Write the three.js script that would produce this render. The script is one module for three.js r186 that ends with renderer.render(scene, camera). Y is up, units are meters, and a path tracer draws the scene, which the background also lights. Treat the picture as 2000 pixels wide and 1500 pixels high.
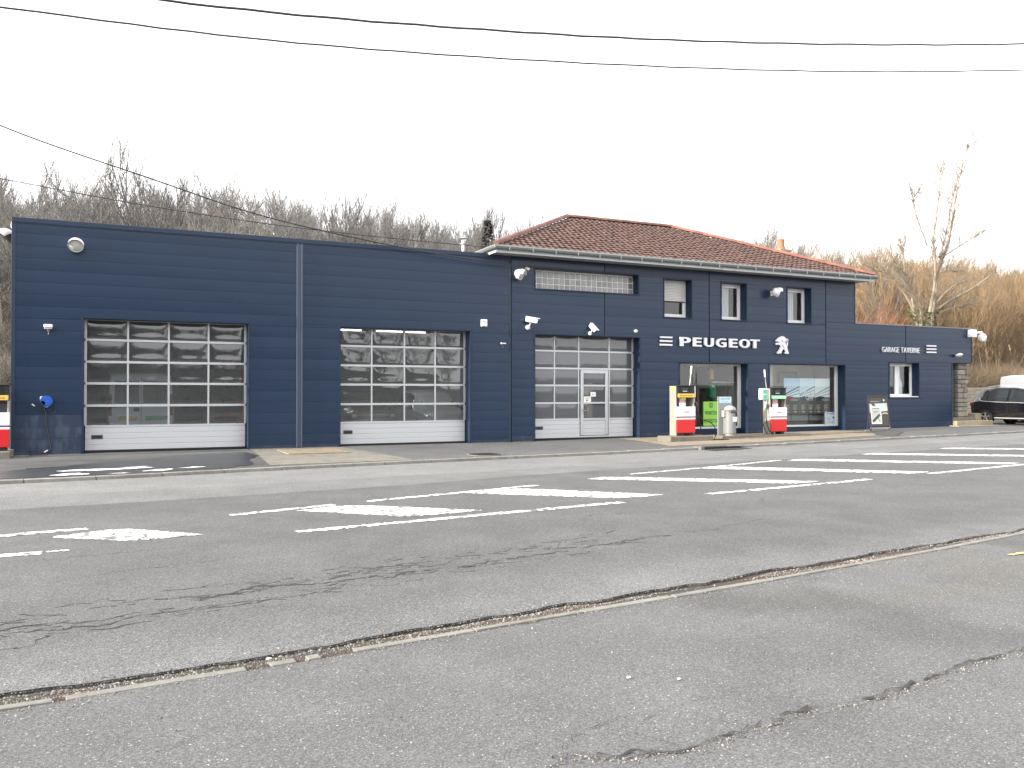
import * as THREE from 'three';
import { mergeGeometries } from 'three/addons/utils/BufferGeometryUtils.js';
import { RoundedBoxGeometry } from 'three/addons/geometries/RoundedBoxGeometry.js';
import { FontLoader } from 'three/addons/loaders/FontLoader.js';
import { TextGeometry } from 'three/addons/geometries/TextGeometry.js';
import { RectAreaLightUniformsLib } from 'three/addons/lights/RectAreaLightUniformsLib.js';

// ---------------------------------------------------------------- camera, sky, sun, exposure
// x runs along the facade (left to right), z towards the road, the facade plane is z = 0
RectAreaLightUniformsLib.init();
const scene = new THREE.Scene();
const YAW = THREE.MathUtils.degToRad(25.2405), PITCH = THREE.MathUtils.degToRad(0.625);
const camera = new THREE.PerspectiveCamera(48.888, 4 / 3, 0.1, 900);
camera.position.set(0, 1.5384, 24);
camera.lookAt(Math.sin(YAW) * 100, 1.5384 + Math.tan(PITCH) * 100, 24 - Math.cos(YAW) * 100);
const SUN = (() => { const e = THREE.MathUtils.degToRad(18), a = THREE.MathUtils.degToRad(-2.5);
  return new THREE.Vector3(-Math.cos(e) * Math.cos(a), Math.sin(e), -Math.cos(e) * Math.sin(a)); })();
{ // hazy white winter sky
  const W = 512, H = 256, d = new Float32Array(W * H * 4), v = new THREE.Vector3();
  for (let j = 0; j < H; j++) for (let i = 0; i < W; i++) {
    const el = ((j + .5) / H - .5) * Math.PI, az = ((i + .5) / W - .5) * 2 * Math.PI;
    v.set(Math.cos(el) * Math.cos(az), Math.sin(el), Math.cos(el) * Math.sin(az));
    const up = Math.max(0, v.y), k = Math.pow(1 - up, 3);
    const ang = Math.acos(Math.min(1, Math.max(-1, v.dot(SUN)))), halo = .9 * Math.exp(-ang * ang / .5);
    const o = (j * W + i) * 4;
    d[o] = .97 + .07 * k + halo; d[o + 1] = .98 + .06 * k + halo * .96; d[o + 2] = 1.02 + .01 * k + halo * .86; d[o + 3] = 1;
  }
  const t = new THREE.DataTexture(d, W, H, THREE.RGBAFormat, THREE.FloatType);
  t.mapping = THREE.EquirectangularReflectionMapping; t.magFilter = t.minFilter = THREE.LinearFilter; t.needsUpdate = true;
  scene.background = t; scene.environment = t;
}
const sun = new THREE.DirectionalLight(new THREE.Color().setRGB(1, .91, .77), 4);
sun.position.copy(SUN).multiplyScalar(150).add(new THREE.Vector3(20, 0, 0)); sun.target.position.set(20, 0, 0);
sun.castShadow = true; sun.shadow.radius = 2.5; sun.shadow.mapSize.set(4096, 4096);
Object.assign(sun.shadow.camera, { left: -90, right: 90, top: 90, bottom: -90, near: 1, far: 400 });
scene.add(sun, sun.target);
const renderer = new THREE.WebGLRenderer({ antialias: true });
renderer.toneMapping = THREE.LinearToneMapping; renderer.toneMappingExposure = 2.1;
renderer.shadowMap.enabled = true;

// ---------------------------------------------------------------- helpers
const rng = s => () => { s |= 0; s = s + 0x6D2B79F5 | 0; let t = Math.imul(s ^ s >>> 15, 1 | s); t = t + Math.imul(t ^ t >>> 7, 61 | t) ^ t; return ((t ^ t >>> 14) >>> 0) / 4294967296; };
const V = (x, y, z) => new THREE.Vector3(x, y, z), { sin, cos, PI, abs, min, max, floor, sqrt, pow } = Math;
const lerp = (a, b, t) => a + (b - a) * t, clamp = (x, a, b) => min(b, max(a, x)), smooth = t => { t = clamp(t, 0, 1); return t * t * (3 - 2 * t); };
const hash = (x, y, s = 0) => { let h = Math.imul(x | 0, 374761393) ^ Math.imul(y | 0, 668265263) ^ Math.imul(s | 0, 974711); h = Math.imul(h ^ h >>> 13, 1274126177); return ((h ^ h >>> 16) >>> 0) / 4294967296; };
const vnoise = (x, y, s = 0, per = 0) => { const i = floor(x), j = floor(y), a = smooth(x - i), b = smooth(y - j), w = n => per ? ((n % per) + per) % per : n;
  return lerp(lerp(hash(w(i), w(j), s), hash(w(i + 1), w(j), s), a), lerp(hash(w(i), w(j + 1), s), hash(w(i + 1), w(j + 1), s), a), b); };
const fbm = (x, y, s = 0, o = 4) => { let v = 0, a = .5; for (let k = 0; k < o; k++) { v += a * vnoise(x, y, s + k); x *= 2.03; y *= 2.03; a *= .5; } return v / (1 - pow(.5, o)); };
const pl = p => u => { let k = 0; if (u <= p[0][0]) { const [a, b] = p; return a[1] + (u - a[0]) * (b[1] - a[1]) / (b[0] - a[0]); } while (k < p.length - 2 && u > p[k + 1][0]) k++; const a = p[k], b = p[k + 1]; return a[1] + (u - a[0]) * (b[1] - a[1]) / (b[0] - a[0]); };
const rgb = (r, g, b) => new THREE.Color().setRGB(r, g, b);
const mat = (c, roughness = .6, o = {}) => new (o.transmission || o.specularIntensity !== undefined || o.clearcoat || o.sheen ? THREE.MeshPhysicalMaterial : THREE.MeshStandardMaterial)({ color: Array.isArray(c) ? rgb(...c) : c, roughness, ...o });
const taken = new Map();
const numbered = n => { const k = taken.get(n) || 0; taken.set(n, k + 1); return k ? n + '_' + String(k).padStart(3, '0') : n; };
const prep = g => { let h = g.index ? g.toNonIndexed() : g; for (const k of Object.keys(h.attributes)) if (!['position', 'normal', 'uv', 'color'].includes(k)) h.deleteAttribute(k);
  if (!h.attributes.uv) h.setAttribute('uv', new THREE.BufferAttribute(new Float32Array(h.attributes.position.count * 2), 2)); h.morphAttributes = {}; return h; };
const join = gs => { gs = (Array.isArray(gs) ? gs : [gs]).flat(9); if (gs.length === 1) return gs[0]; gs = gs.map(prep); const c = gs.some(g => g.attributes.color);
  for (const g of gs) if (c && !g.attributes.color) g.setAttribute('color', new THREE.BufferAttribute(new Float32Array(g.attributes.position.count * 3).fill(1), 3)); return mergeGeometries(gs); };
const obj = (name, gs, m, parent = scene) => { const o = new THREE.Mesh(join(gs), m); o.name = parent === scene ? numbered(name) : name; parent.add(o); return o; };
const tag = (o, label, category, group) => { o.userData.label = label; o.userData.category = category; if (group) o.userData.group = group; return o; };
const thing = (name, label, category, p = [0, 0, 0], turn = 0, group) => { const o = new THREE.Group(); o.name = numbered(name); o.position.set(...p); o.rotation.y = turn; scene.add(o); return tag(o, label, category, group); };
const part = (name, parent) => { const o = new THREE.Group(); o.name = name; parent.add(o); return o; };
const struct = o => { o.userData.kind = 'structure'; return o; };
const stuff = o => { o.userData.kind = 'stuff'; return o; };
const bx = (x0, x1, y0, y1, z0, z1) => new THREE.BoxGeometry(x1 - x0, y1 - y0, z1 - z0).translate((x0 + x1) / 2, (y0 + y1) / 2, (z0 + z1) / 2);
const rb = (x0, x1, y0, y1, z0, z1, r = .01, s = 2) => new RoundedBoxGeometry(x1 - x0, y1 - y0, z1 - z0, s, min(r, (x1 - x0) / 2.02, (y1 - y0) / 2.02, (z1 - z0) / 2.02)).translate((x0 + x1) / 2, (y0 + y1) / 2, (z0 + z1) / 2);
const cyl = (r0, r1, h, n = 16, o = false) => new THREE.CylinderGeometry(r0, r1, h, n, 1, o);
const tube = (pts, r, seg = 24, n = 8) => new THREE.TubeGeometry(new THREE.CatmullRomCurve3(pts.map(p => p.isVector3 ? p : V(...p))), seg, r, n);
const bar = (a, b, r, n = 8) => { const A = V(...a), B = V(...b), d = B.clone().sub(A), g = cyl(r, r, d.length(), n); g.applyQuaternion(new THREE.Quaternion().setFromUnitVectors(V(0, 1, 0), d.normalize())); return g.translate((a[0] + b[0]) / 2, (a[1] + b[1]) / 2, (a[2] + b[2]) / 2); };
const uvm = (g, s = 1, ox = 0, oy = 0) => { if (g.index) g = g.toNonIndexed(); const p = g.attributes.position, n = g.attributes.normal, u = new Float32Array(p.count * 2);
  for (let i = 0; i < p.count; i++) { const x = abs(n.getX(i)), y = abs(n.getY(i)), z = abs(n.getZ(i)); let a, b; if (z >= x && z >= y) { a = p.getX(i); b = p.getY(i); } else if (x >= y) { a = p.getZ(i); b = p.getY(i); } else { a = p.getX(i); b = p.getZ(i); } u[2 * i] = a * s + ox; u[2 * i + 1] = b * s + oy; }
  g.setAttribute('uv', new THREE.BufferAttribute(u, 2)); return g; };
const canvasTex = (w, h, draw) => { const c = document.createElement('canvas'); c.width = w; c.height = h; draw(c.getContext('2d'), w, h); const t = new THREE.CanvasTexture(c); t.colorSpace = THREE.SRGBColorSpace; return t; };
const sticker = (name, w, h, m, parent, x, y, z) => { const o = obj(name, new THREE.PlaneGeometry(w, h), m, parent); o.position.set(x, y, z); return o; };
const g = u => u < 12 ? 0 : min(.42, .0085 * (u - 12));   // the street climbs gently to the right
const ROAD = -.06;

class GB { // raw geometry collector
  constructor() { this.p = []; this.n = []; this.i = []; this.c = []; }
  ring(pts, rad, sides, tipped = true, col = null) {
    const b0 = this.p.length / 3, N = pts.length, t = V(0, 0, 0), a = V(0, 0, 0), b = V(0, 0, 0), up = V(0, 0, 0);
    for (let k = 0; k < N; k++) {
      t.subVectors(pts[min(k + 1, N - 1)], pts[max(k - 1, 0)]).normalize(); up.set(abs(t.y) > .9 ? 1 : 0, abs(t.y) > .9 ? 0 : 1, 0); a.crossVectors(t, up).normalize(); b.crossVectors(t, a);
      for (let s = 0; s < sides; s++) { const f = s / sides * 2 * PI, cx = a.x * cos(f) + b.x * sin(f), cy = a.y * cos(f) + b.y * sin(f), cz = a.z * cos(f) + b.z * sin(f), q = pts[k];
        this.p.push(q.x + cx * rad[k], q.y + cy * rad[k], q.z + cz * rad[k]); this.n.push(cx, cy, cz); if (col) this.c.push(...col); }
    }
    for (let k = 0; k < N - 1; k++) for (let s = 0; s < sides; s++) { const s1 = (s + 1) % sides, A = b0 + k * sides + s, B = b0 + k * sides + s1, C = A + sides, D = B + sides; if (tipped && k === N - 2) this.i.push(A, B, C); else this.i.push(A, B, C, B, D, C); }
  }
  tri(a, b, c) { const o = this.p.length / 3, n = b.clone().sub(a).cross(c.clone().sub(a)).normalize(); for (const q of [a, b, c]) { this.p.push(q.x, q.y, q.z); this.n.push(n.x, n.y, n.z); } this.i.push(o, o + 1, o + 2); }
  geo() { const g = new THREE.BufferGeometry(); g.setAttribute('position', new THREE.BufferAttribute(new Float32Array(this.p), 3)); g.setAttribute('normal', new THREE.BufferAttribute(new Float32Array(this.n), 3));
    if (this.c.length) g.setAttribute('color', new THREE.BufferAttribute(new Float32Array(this.c), 3)); g.setAttribute('uv', new THREE.BufferAttribute(new Float32Array(this.p.length / 3 * 2), 2)); g.setIndex(this.i); return g; }
}

// ---------------------------------------------------------------- textures
const dataTex = (n, f, srgb, metres) => { const d = new Uint8Array(n * n * 4); for (let j = 0; j < n; j++) for (let i = 0; i < n; i++) { const c = f(i, j), o = (j * n + i) * 4; d[o] = clamp(c[0], 0, 255); d[o + 1] = clamp(c[1], 0, 255); d[o + 2] = clamp(c[2], 0, 255); d[o + 3] = 255; }
  const t = new THREE.DataTexture(d, n, n); t.wrapS = t.wrapT = THREE.RepeatWrapping; t.magFilter = THREE.LinearFilter; t.minFilter = THREE.LinearMipmapLinearFilter; t.generateMipmaps = true; if (srgb) t.colorSpace = THREE.SRGBColorSpace; t.repeat.set(1 / metres, 1 / metres); t.needsUpdate = true; return t; };
// chipped stone in bitumen: a jittered cell per chip, its own tone, darker binder between
function asphalt(n, cell, seed, metres, opt) {
  const N = floor(n / cell), hgt = new Float32Array(n * n), col = new Float32Array(n * n);
  for (let j = 0; j < n; j++) for (let i = 0; i < n; i++) {
    const ci = floor(i / cell), cj = floor(j / cell); let d1 = 9e9, d2 = 9e9, bi = 0, bj = 0;
    for (let b = -1; b <= 1; b++) for (let a = -1; a <= 1; a++) { const wi = ((ci + a) % N + N) % N, wj = ((cj + b) % N + N) % N, x = (ci + a + hash(wi, wj, seed)) * cell - i, y = (cj + b + hash(wi, wj, seed + 7)) * cell - j, d = x * x + y * y; if (d < d1) { d2 = d1; d1 = d; bi = wi; bj = wj; } else if (d < d2) d2 = d; }
    const edge = clamp((sqrt(d2) - sqrt(d1)) / (cell * .55), 0, 1), tone = hash(bi, bj, seed + 3), rare = hash(bi, bj, seed + 5);
    const lo = vnoise(i / n * 9, j / n * 9, seed + 20, 9) * .5 + vnoise(i / n * 23, j / n * 23, seed + 21, 23) * .5;
    let v = opt.base + opt.var * (tone - .5) + opt.low * (lo - .5); if (rare > 1 - opt.white) v += opt.pop; v *= lerp(opt.binder, 1, edge);
    col[j * n + i] = v; hgt[j * n + i] = edge * (.5 + .5 * tone);
  }
  return { map: dataTex(n, (i, j) => { const v = col[j * n + i]; return [v * 1.0, v * opt.tg, v * opt.tb]; }, true, metres), bump: dataTex(n, (i, j) => { const v = hgt[j * n + i] * 255; return [v, v, v]; }, false, metres) };
}
const LOT = asphalt(2048, 2.7, 11, 5.6, { base: 136, var: 54, low: 18, white: .012, pop: 80, binder: .76, tg: 1.0, tb: 1.0 });
const RD = asphalt(2048, 2.6, 31, 6.5, { base: 122, var: 58, low: 18, white: .006, pop: 70, binder: .72, tg: 1.0, tb: 1.0 });
const GRIME = dataTex(512, (i, j) => { const v = 150 + 150 * (.5 * vnoise(i / 64, j / 64, 3, 8) + .3 * vnoise(i / 16, j / 16, 4, 32) + .2 * vnoise(i / 4, j / 4, 5, 128) - .5); return [v, v, v]; }, false, 2);
const CONC = dataTex(512, (i, j) => { const v = 205 + 70 * (.45 * vnoise(i / 64, j / 64, 13, 8) + .3 * vnoise(i / 12.8, j / 12.8, 14, 40) + .25 * hash(i, j, 15) - .5); return [v, v * .985, v * .955]; }, true, 1.6);
console.log('textures done');
// ---------------------------------------------------------------- ground, road, kerbs
const M = {
  blue: mat([.0125, .029, .065], .42, { specularIntensity: .6 }), blueDark: mat([.0105, .024, .054], .45, { specularIntensity: .6 }), trim: mat([.0165, .034, .066], .4, { specularIntensity: .75 }),
  alu: mat([.56, .58, .6], .38, { metalness: .35 }), aluPanel: mat([.58, .59, .61], .42, { metalness: .15 }), white: mat([.8, .8, .79], .45), whiteGloss: mat([.82, .82, .82], .25), cream: mat([.68, .64, .54], .45),
  black: mat([.02, .02, .022], .35), rubber: mat([.018, .018, .018], .75), dark: mat([.05, .05, .055], .6), grey: mat([.3, .3, .3], .6), steel: mat([.5, .5, .5], .3, { metalness: .8 }), zinc: mat([.3, .32, .33], .45, { metalness: .5 }),
  red: mat([.62, .018, .02], .3), paint: mat([.78, .78, .76], .75), conc: mat([.5, .48, .44], .9, { map: CONC }), concTan: mat([.6, .5, .38], .9, { map: CONC }), kerb: mat([.46, .45, .42], .9, { map: CONC }),
  glass: mat([.93, .95, .95], .02, { transmission: 1, ior: 1.5, thickness: 0 }), wallIn: mat([.36, .36, .35], .85), floorIn: mat([.2, .2, .2], .7), beige: mat([.7, .65, .53], .8),
};
const zFarKerb = pl([[-40, 8.6], [-1.8, 6.75], [.1, 6.58], [1.25, 6.35], [2.7, 6.1], [4.9, 5.8], [8.9, 5.35], [12.8, 5.02], [16.2, 4.85], [19.5, 4.65], [24.4, 4.4], [30, 4.0], [40, 3.3], [90, -1]]);
const zBand1 = pl([[-40, 10], [-1.6, 8.95], [.6, 8.84], [3.2, 8.53], [7.5, 8.05], [12, 7.4], [17, 6.8], [25, 6.2], [40, 5.4], [90, 1.6]]);
const zBand2 = pl([[-40, 12.6], [-1.4, 10.53], [.5, 10.42], [4.8, 9.85], [7, 9.28], [10, 8.78], [12.4, 8.58], [17.5, 8.25], [23.2, 8.0], [40, 7], [90, 3]]);
const zLip = pl([[-40, 19.4], [-.54, 18.73], [.79, 18.66], [2.65, 18.38], [5.96, 17.96], [7.4, 17.8], [9.4, 17.55], [14, 16.75], [40, 11], [90, 0]]);
const zNear = pl([[-40, 19.7], [-.5, 19.0], [.72, 18.88], [2.51, 18.67], [5.07, 18.38], [7.4, 18.05], [9.46, 17.72], [14, 16.9], [40, 11.2], [90, .2]]);
const us = (a, b, fineA, fineB, df, dc) => { const r = []; let u = a; while (u < b) { r.push(u); u += u >= fineA && u < fineB ? df : dc; } r.push(b); return r; };
function sheet(name, U, zA, zB, nv, off, m, tint, scale = 1) { // strip between two lines on the ground, following the climb
  const p = [], n = [], uv = [], c = [], ix = [];
  U.forEach(u => { for (let j = 0; j <= nv; j++) { const z = lerp(zA(u), zB(u), j / nv), t = tint ? tint(u, z) : 1, q = Array.isArray(t) ? t : [t, t, t]; p.push(u, g(u) + off(u, z, j / nv), z); n.push(0, 1, 0); uv.push(u * scale, z * scale); c.push(...q); } });
  for (let i = 0; i < U.length - 1; i++) for (let j = 0; j < nv; j++) { const a = i * (nv + 1) + j, b = a + nv + 1; ix.push(a, a + 1, b, b, a + 1, b + 1); }
  const G = new THREE.BufferGeometry(); G.setAttribute('position', new THREE.Float32BufferAttribute(p, 3)); G.setAttribute('uv', new THREE.Float32BufferAttribute(uv, 2)); G.setAttribute('color', new THREE.Float32BufferAttribute(c, 3)); G.setIndex(ix); G.computeVertexNormals();
  return struct(obj(name, G, m));
}
const asphaltMat = (T, c, r, b) => mat(c, r, { map: T.map, bumpMap: T.bump, bumpScale: b, vertexColors: true });
const mLot = asphaltMat(LOT, [.62, .624, .635], .93, .003), mRoad = asphaltMat(RD, [.7, .705, .718], .93, .004), mFore = asphaltMat(RD, [.78, .785, .785], .9, .003), mBand = asphaltMat(RD, [1.22, 1.22, 1.2], .93, .003), mBand2 = asphaltMat(RD, [1.05, 1.055, 1.06], .93, .003);
const patch = (s, k, sc = .35) => (u, z) => 1 + k * (fbm(u * sc, z * sc, s, 4) - .5) + .18 * (fbm(u * sc * 5, z * sc * 5, s + 9, 3) - .5);
// terrain: flat round the garage, a wooded slope behind it and another across the road behind the camera
const hillZ = pl([[-400, 34], [-160, 29], [-110, 19.5], [-65, 9.3], [-45, 4.8], [-30, 1.6], [-20, .35], [-15, 0], [40, 0], [52, .5], [75, 5], [110, 13], [180, 24], [400, 30]]);
const hill = (u, z) => (z < 12 ? g(u) : g(u)) - .16 + hillZ(z) * (z > 40 ? 1 - .85 * smooth((u - 15) / 45) : 1) * (1 + .12 * (fbm(u * .02 + 5, z * .02, 70, 3) - .5));
{ const us_ = [], zs = []; for (let u = -160; u <= 300; u += 4) us_.push(u); for (let z = -300; z <= 220; z += 4) zs.push(z);
  const p = [], c = [], ix = [], uv = []; us_.forEach(u => zs.forEach(z => { const y = hill(u, z); p.push(u, y, z); uv.push(u * .5, z * .5); const f = fbm(u * .15, z * .15, 44, 4), k = .6 + .8 * f; if (z > 44) c.push(.09 * k, .1 * k, .085 * k); else c.push(.16 * k, .135 * k, .1 * k); }));
  const m = zs.length; for (let i = 0; i < us_.length - 1; i++) for (let j = 0; j < m - 1; j++) { const a = i * m + j, b = a + m; ix.push(a, a + 1, b, b, a + 1, b + 1); }
  const G = new THREE.BufferGeometry(); G.setAttribute('position', new THREE.Float32BufferAttribute(p, 3)); G.setAttribute('color', new THREE.Float32BufferAttribute(c, 3)); G.setAttribute('uv', new THREE.Float32BufferAttribute(uv, 2)); G.setIndex(ix); G.computeVertexNormals();
  struct(obj('ground', G, mat(0xffffff, .95, { vertexColors: true }))); }
const foreTint = (u, z) => { let t = patch(3, .5, .5)(u, z); const w = smooth((fbm(u * 1.3, z * 1.3, 21, 4) - .25 + .9 * (1 - abs(z - 4.2) / 2.6) * (1 - abs(u - 1) / 4)) * 1.6); if (u > -5 && u < 6 && z > 1 && z < 6.6) t *= lerp(1, .62, clamp(w, 0, 1)); return t; };
sheet('forecourt', us(-40, 90, -4, 34, .16, 1.5), () => -14.5, u => zFarKerb(u) - .12, 130, () => 0, mFore, foreTint);
sheet('gutter_strip', us(-40, 90, -3, 30, .5, 2), u => zFarKerb(u) + .02, u => zBand1(u) + .012 * sin(u * 3), 8, () => ROAD, mBand, patch(5, .16));
sheet('road_edge_strip', us(-40, 90, -3, 30, .25, 2), u => zBand1(u) + .012 * sin(u * 3), u => zBand2(u) + .02 * (fbm(u * 2, 0, 8) - .5), 8, () => ROAD + .001, mBand2, patch(6, .15));
const lipN = u => zLip(u) + (u > -3 && u < 16 ? .13 * (fbm(u * 2.6, 1, 77, 4) - .5) + .035 * (fbm(u * 11, 2, 78, 3) - .5) : 0);
const wheel = (u, z) => { const a = (z - zBand2(u)) / (zLip(u) - zBand2(u)); return a; };
const roadTint = (u, z) => { const a = wheel(u, z); let t = patch(8, .22, .3)(u, z) * (.96 + .1 * fbm(u * .15, z * 3.2, 51, 3)); t *= lerp(1, 1.32, smooth((a - .9 + .05 * fbm(u * 1.5, z * 1.5, 3)) * 9)); return t; };
const road = sheet('road', us(-40, 90, -2, 12, .06, .5), u => zBand2(u) + .02 * (fbm(u * 2, 0, 8) - .5), lipN, 46, (u, z, t) => ROAD + (t === 1 ? -.012 : 0), mRoad, roadTint);
{ // broken edge of the road slab: a real drop into the gutter
  const U = us(-40, 30, -2, 12, .04, .5), p = [], c = [], ix = [], uv = []; U.forEach((u, i) => { const y = g(u) + ROAD - .012, z = lipN(u); for (let k = 0; k < 4; k++) { p.push(u, y - .017 * k, z + (k === 0 ? 0 : .004 * k + .022 * (hash(i, k, 5) - .6))); uv.push(u, k * .02); c.push(.62, .6, .58); } if (i) for (let k = 0; k < 3; k++) { const a = (i - 1) * 4 + k, b = a + 4; ix.push(a, a + 1, b, b, a + 1, b + 1); } });
  const G = new THREE.BufferGeometry(); G.setAttribute('position', new THREE.Float32BufferAttribute(p, 3)); G.setAttribute('uv', new THREE.Float32BufferAttribute(uv, 2)); G.setAttribute('color', new THREE.Float32BufferAttribute(c, 3)); G.setIndex(ix); G.computeVertexNormals(); obj('broken_edge', G, mRoad, road); }
const bedY = (u, z, t) => ROAD - .034 + .032 * smooth((t - .34 - .35 * (fbm(u * 1.4, 3, 35) - .5)) * 2.6) * (.55 + .6 * fbm(u * 3, z * 6, 33)) + .002 * smooth((u - 6) / 2);
const gritTint = (u, z) => { const f = fbm(u * 1.6, z * 5, 91, 4), r = fbm(u * .9 + 3, z * 3, 92, 3); const w = smooth((r - .42) * 5); return [lerp(.75, 1.15, f) * lerp(1, 1.25, w), lerp(.72, 1.1, f) * lerp(1, .95, w), lerp(.68, 1.05, f) * lerp(1, .78, w)]; };
sheet('gutter_bed', us(-40, 40, -2, 12, .05, .5), u => zLip(u) - .12, u => zNear(u) + .07, 12, (u, z, t) => bedY(u, z, t), asphaltMat(LOT, [.33, .295, .265], .95, .012), gritTint);
const lotTint = (u, z) => { let t = patch(12, .3, .45)(u, z); t *= lerp(1, .8, smooth((fbm(u * .8, z * .8, 15, 3) - .58) * 8)); const y = smooth((u - 3.2) / 3) * smooth((fbm(u * 1.1, z * 1.7, 16, 4) - .45) * 4); return [t * (1 + .04 * y), t * (1 + .02 * y), t * (1 - .06 * y)]; };
const lot = sheet('parking_area', us(-40, 60, -1.5, 10, .1, 1.5), u => zNear(u) + .05, () => 46, 220, (u, z) => ROAD - .002 + .006 * (fbm(u * .9, z * .9, 41, 2) - .5), mLot, lotTint);
// kerb stones, one by one
const R = rng(5);
{ const kg = part('kerb', scene); kg.name = numbered('far_kerb'); struct(kg); const ms = [.95, 1, 1.06].map(k => mat([.38 * k, .375 * k, .36 * k], .9, { map: CONC }));
  for (let u = -8.33; u < 40; u += 1.15) { const a = u, b = u + 1.138, za = zFarKerb(a), zb = zFarKerb(b), L = Math.hypot(b - a, zb - za), lift = .004 + .004 * R(); const o = obj('kerb_stone', uvm(rb(-L / 2, L / 2, -.2, lift, -.15, .02, .012, 2), 1, R() * 3, R()), ms[floor(R() * 3)], kg); o.position.set((a + b) / 2, g(u + .5), (za + zb) / 2); o.rotation.y = -Math.atan2(zb - za, b - a); } }
{ const kg = new THREE.Group(); kg.name = numbered('near_kerb'); scene.add(kg); struct(kg); const ms = [.95, 1, 1.07].map(k => mat([.33 * k, .33 * k, .325 * k], .9, { map: CONC }));
  const cuts = [[-3.2, -2.1], [-2.09, -1.12], [-1.1, -.28], [-.22, .7], [.84, .99], [1.06, 1.14], [1.36, 2.2], [2.21, 3.1], [3.11, 3.96], [3.985, 5.06], [5.085, 6.3], [6.32, 7.58], [7.61, 8.7], [8.72, 9.8], [9.83, 10.9], [10.92, 12], [12.02, 13.1]];
  for (const [a, b] of cuts) { const za = zNear(a), zb = zNear(b), L = Math.hypot(b - a, zb - za), w = .026 + .012 * R(); const G = uvm(rb(-L / 2, L / 2, -.12, .004 + .006 * R(), -w, w, .007, 2), 1.3, R() * 3, R()); const q = G.attributes.position; for (let i = 0; i < q.count; i++) { const x = q.getX(i); q.setZ(i, q.getZ(i) + .008 * (fbm(x * 6 + a * 9, q.getZ(i) > 0 ? 3 : 8, 61, 3) - .5)); }
    const o = obj('kerb_stone', G, ms[floor(R() * 3)], kg); o.position.set((a + b) / 2, g(a) + ROAD, (za + zb) / 2 + .01); o.rotation.y = -Math.atan2(zb - za, b - a) + .012 * (R() - .5); } }
// painted hatching in the middle of the road
const worn = (poly, sub = .12, jit = .02) => { const out = []; for (let i = 0; i < poly.length; i++) { const a = poly[i], b = poly[(i + 1) % poly.length], L = Math.hypot(b[0] - a[0], b[1] - a[1]), n = max(1, floor(L / sub)); for (let k = 0; k < n; k++) { const t = k / n; out.push([lerp(a[0], b[0], t) + jit * (R() - .5), lerp(a[1], b[1], t) + jit * 1.6 * (R() - .5)]); } } return out; };
const flat = (poly, off) => { const G = new THREE.ShapeGeometry(new THREE.Shape(poly.map(p => new THREE.Vector2(p[0], -p[1])))); G.rotateX(-PI / 2); const q = G.attributes.position; for (let i = 0; i < q.count; i++) q.setY(i, g(q.getX(i)) + off); G.computeVertexNormals(); return G; };
const line = (a, b, w) => { const dx = b[0] - a[0], dz = b[1] - a[1], L = Math.hypot(dx, dz), nx = -dz / L * w / 2, nz = dx / L * w / 2; return [[a[0] + nx, a[1] + nz], [b[0] + nx, b[1] + nz], [b[0] - nx, b[1] - nz], [a[0] - nx, a[1] - nz]]; };
const marks = [ // corners in metres
  line([-6, 13.9], [-.27, 12.84], .17), [[-.64, 13.33], [-.05, 13.04], [.2, 13.1], [.93, 13.85], [.45, 13.95], [.12, 13.93]], line([-5, 14.75], [-.64, 14.32], .17), line([-.6, 14.31], [-.42, 14.29], .07),
  line([1.4, 12.42], [2.87, 11.95], .15), [[2.25, 12.36], [2.87, 12.1], [3.3, 12.26], [4.55, 13.4], [3.9, 13.5], [3.44, 13.52]], line([1.89, 14.13], [6.75, 13.48], .16), line([3.38, 11.8], [6.65, 10.92], .15),
  [[5.08, 11.45], [5.9, 11.17], [6.3, 11.35], [7.85, 12.98], [7.35, 13.08], [6.88, 13.03]], [[7.95, 10.4], [8.45, 10.16], [8.8, 10.32], [11.6, 12.5], [11.2, 12.58], [10.85, 12.58]], line([8.5, 13.22], [12.66, 12.66], .16), line([9.2, 9.92], [14.2, 8.68], .13),
  [[11.25, 9.46], [11.8, 9.26], [12.15, 9.42], [14.8, 12.25], [14.45, 12.34], [14.15, 12.33]], line([14.45, 12.5], [18.2, 12.1], .16), [[14.25, 8.83], [14.75, 8.65], [15.05, 8.78], [18.2, 11.85], [17.85, 11.95], [17.6, 11.95]], [[17.15, 8.38], [17.65, 8.22], [17.95, 8.35], [21.2, 11.35], [20.85, 11.45], [20.6, 11.45]], [[20.45, 8.03], [20.9, 7.88], [21.2, 8.0], [24.7, 10.95], [24.35, 11.05], [24.1, 11.05]], line([18.9, 12.0], [26, 11.2], .16)];
const mPaint = mat([.8, .8, .78], .8, { map: dataTex(1024, (i, j) => { const n = .5 * vnoise(i / 4, j / 4, 61, 256) + .3 * hash(i, j, 62) + .2 * vnoise(i / 32, j / 32, 63, 32); const m = .55 * vnoise(i / 25.6, j / 25.6, 64, 40) + .3 * vnoise(i / 8, j / 8, 65, 128) + .15 * n, v = m < .36 ? 112 : m < .4 ? 170 : 222 + 26 * n; return [v, v, v * .99]; }, true, 2.6) });
for (const m of marks) { const o = obj('road_marking', uvm(flat(worn(m, .035, .04), ROAD + .0045), 1), mPaint, road); }
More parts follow.
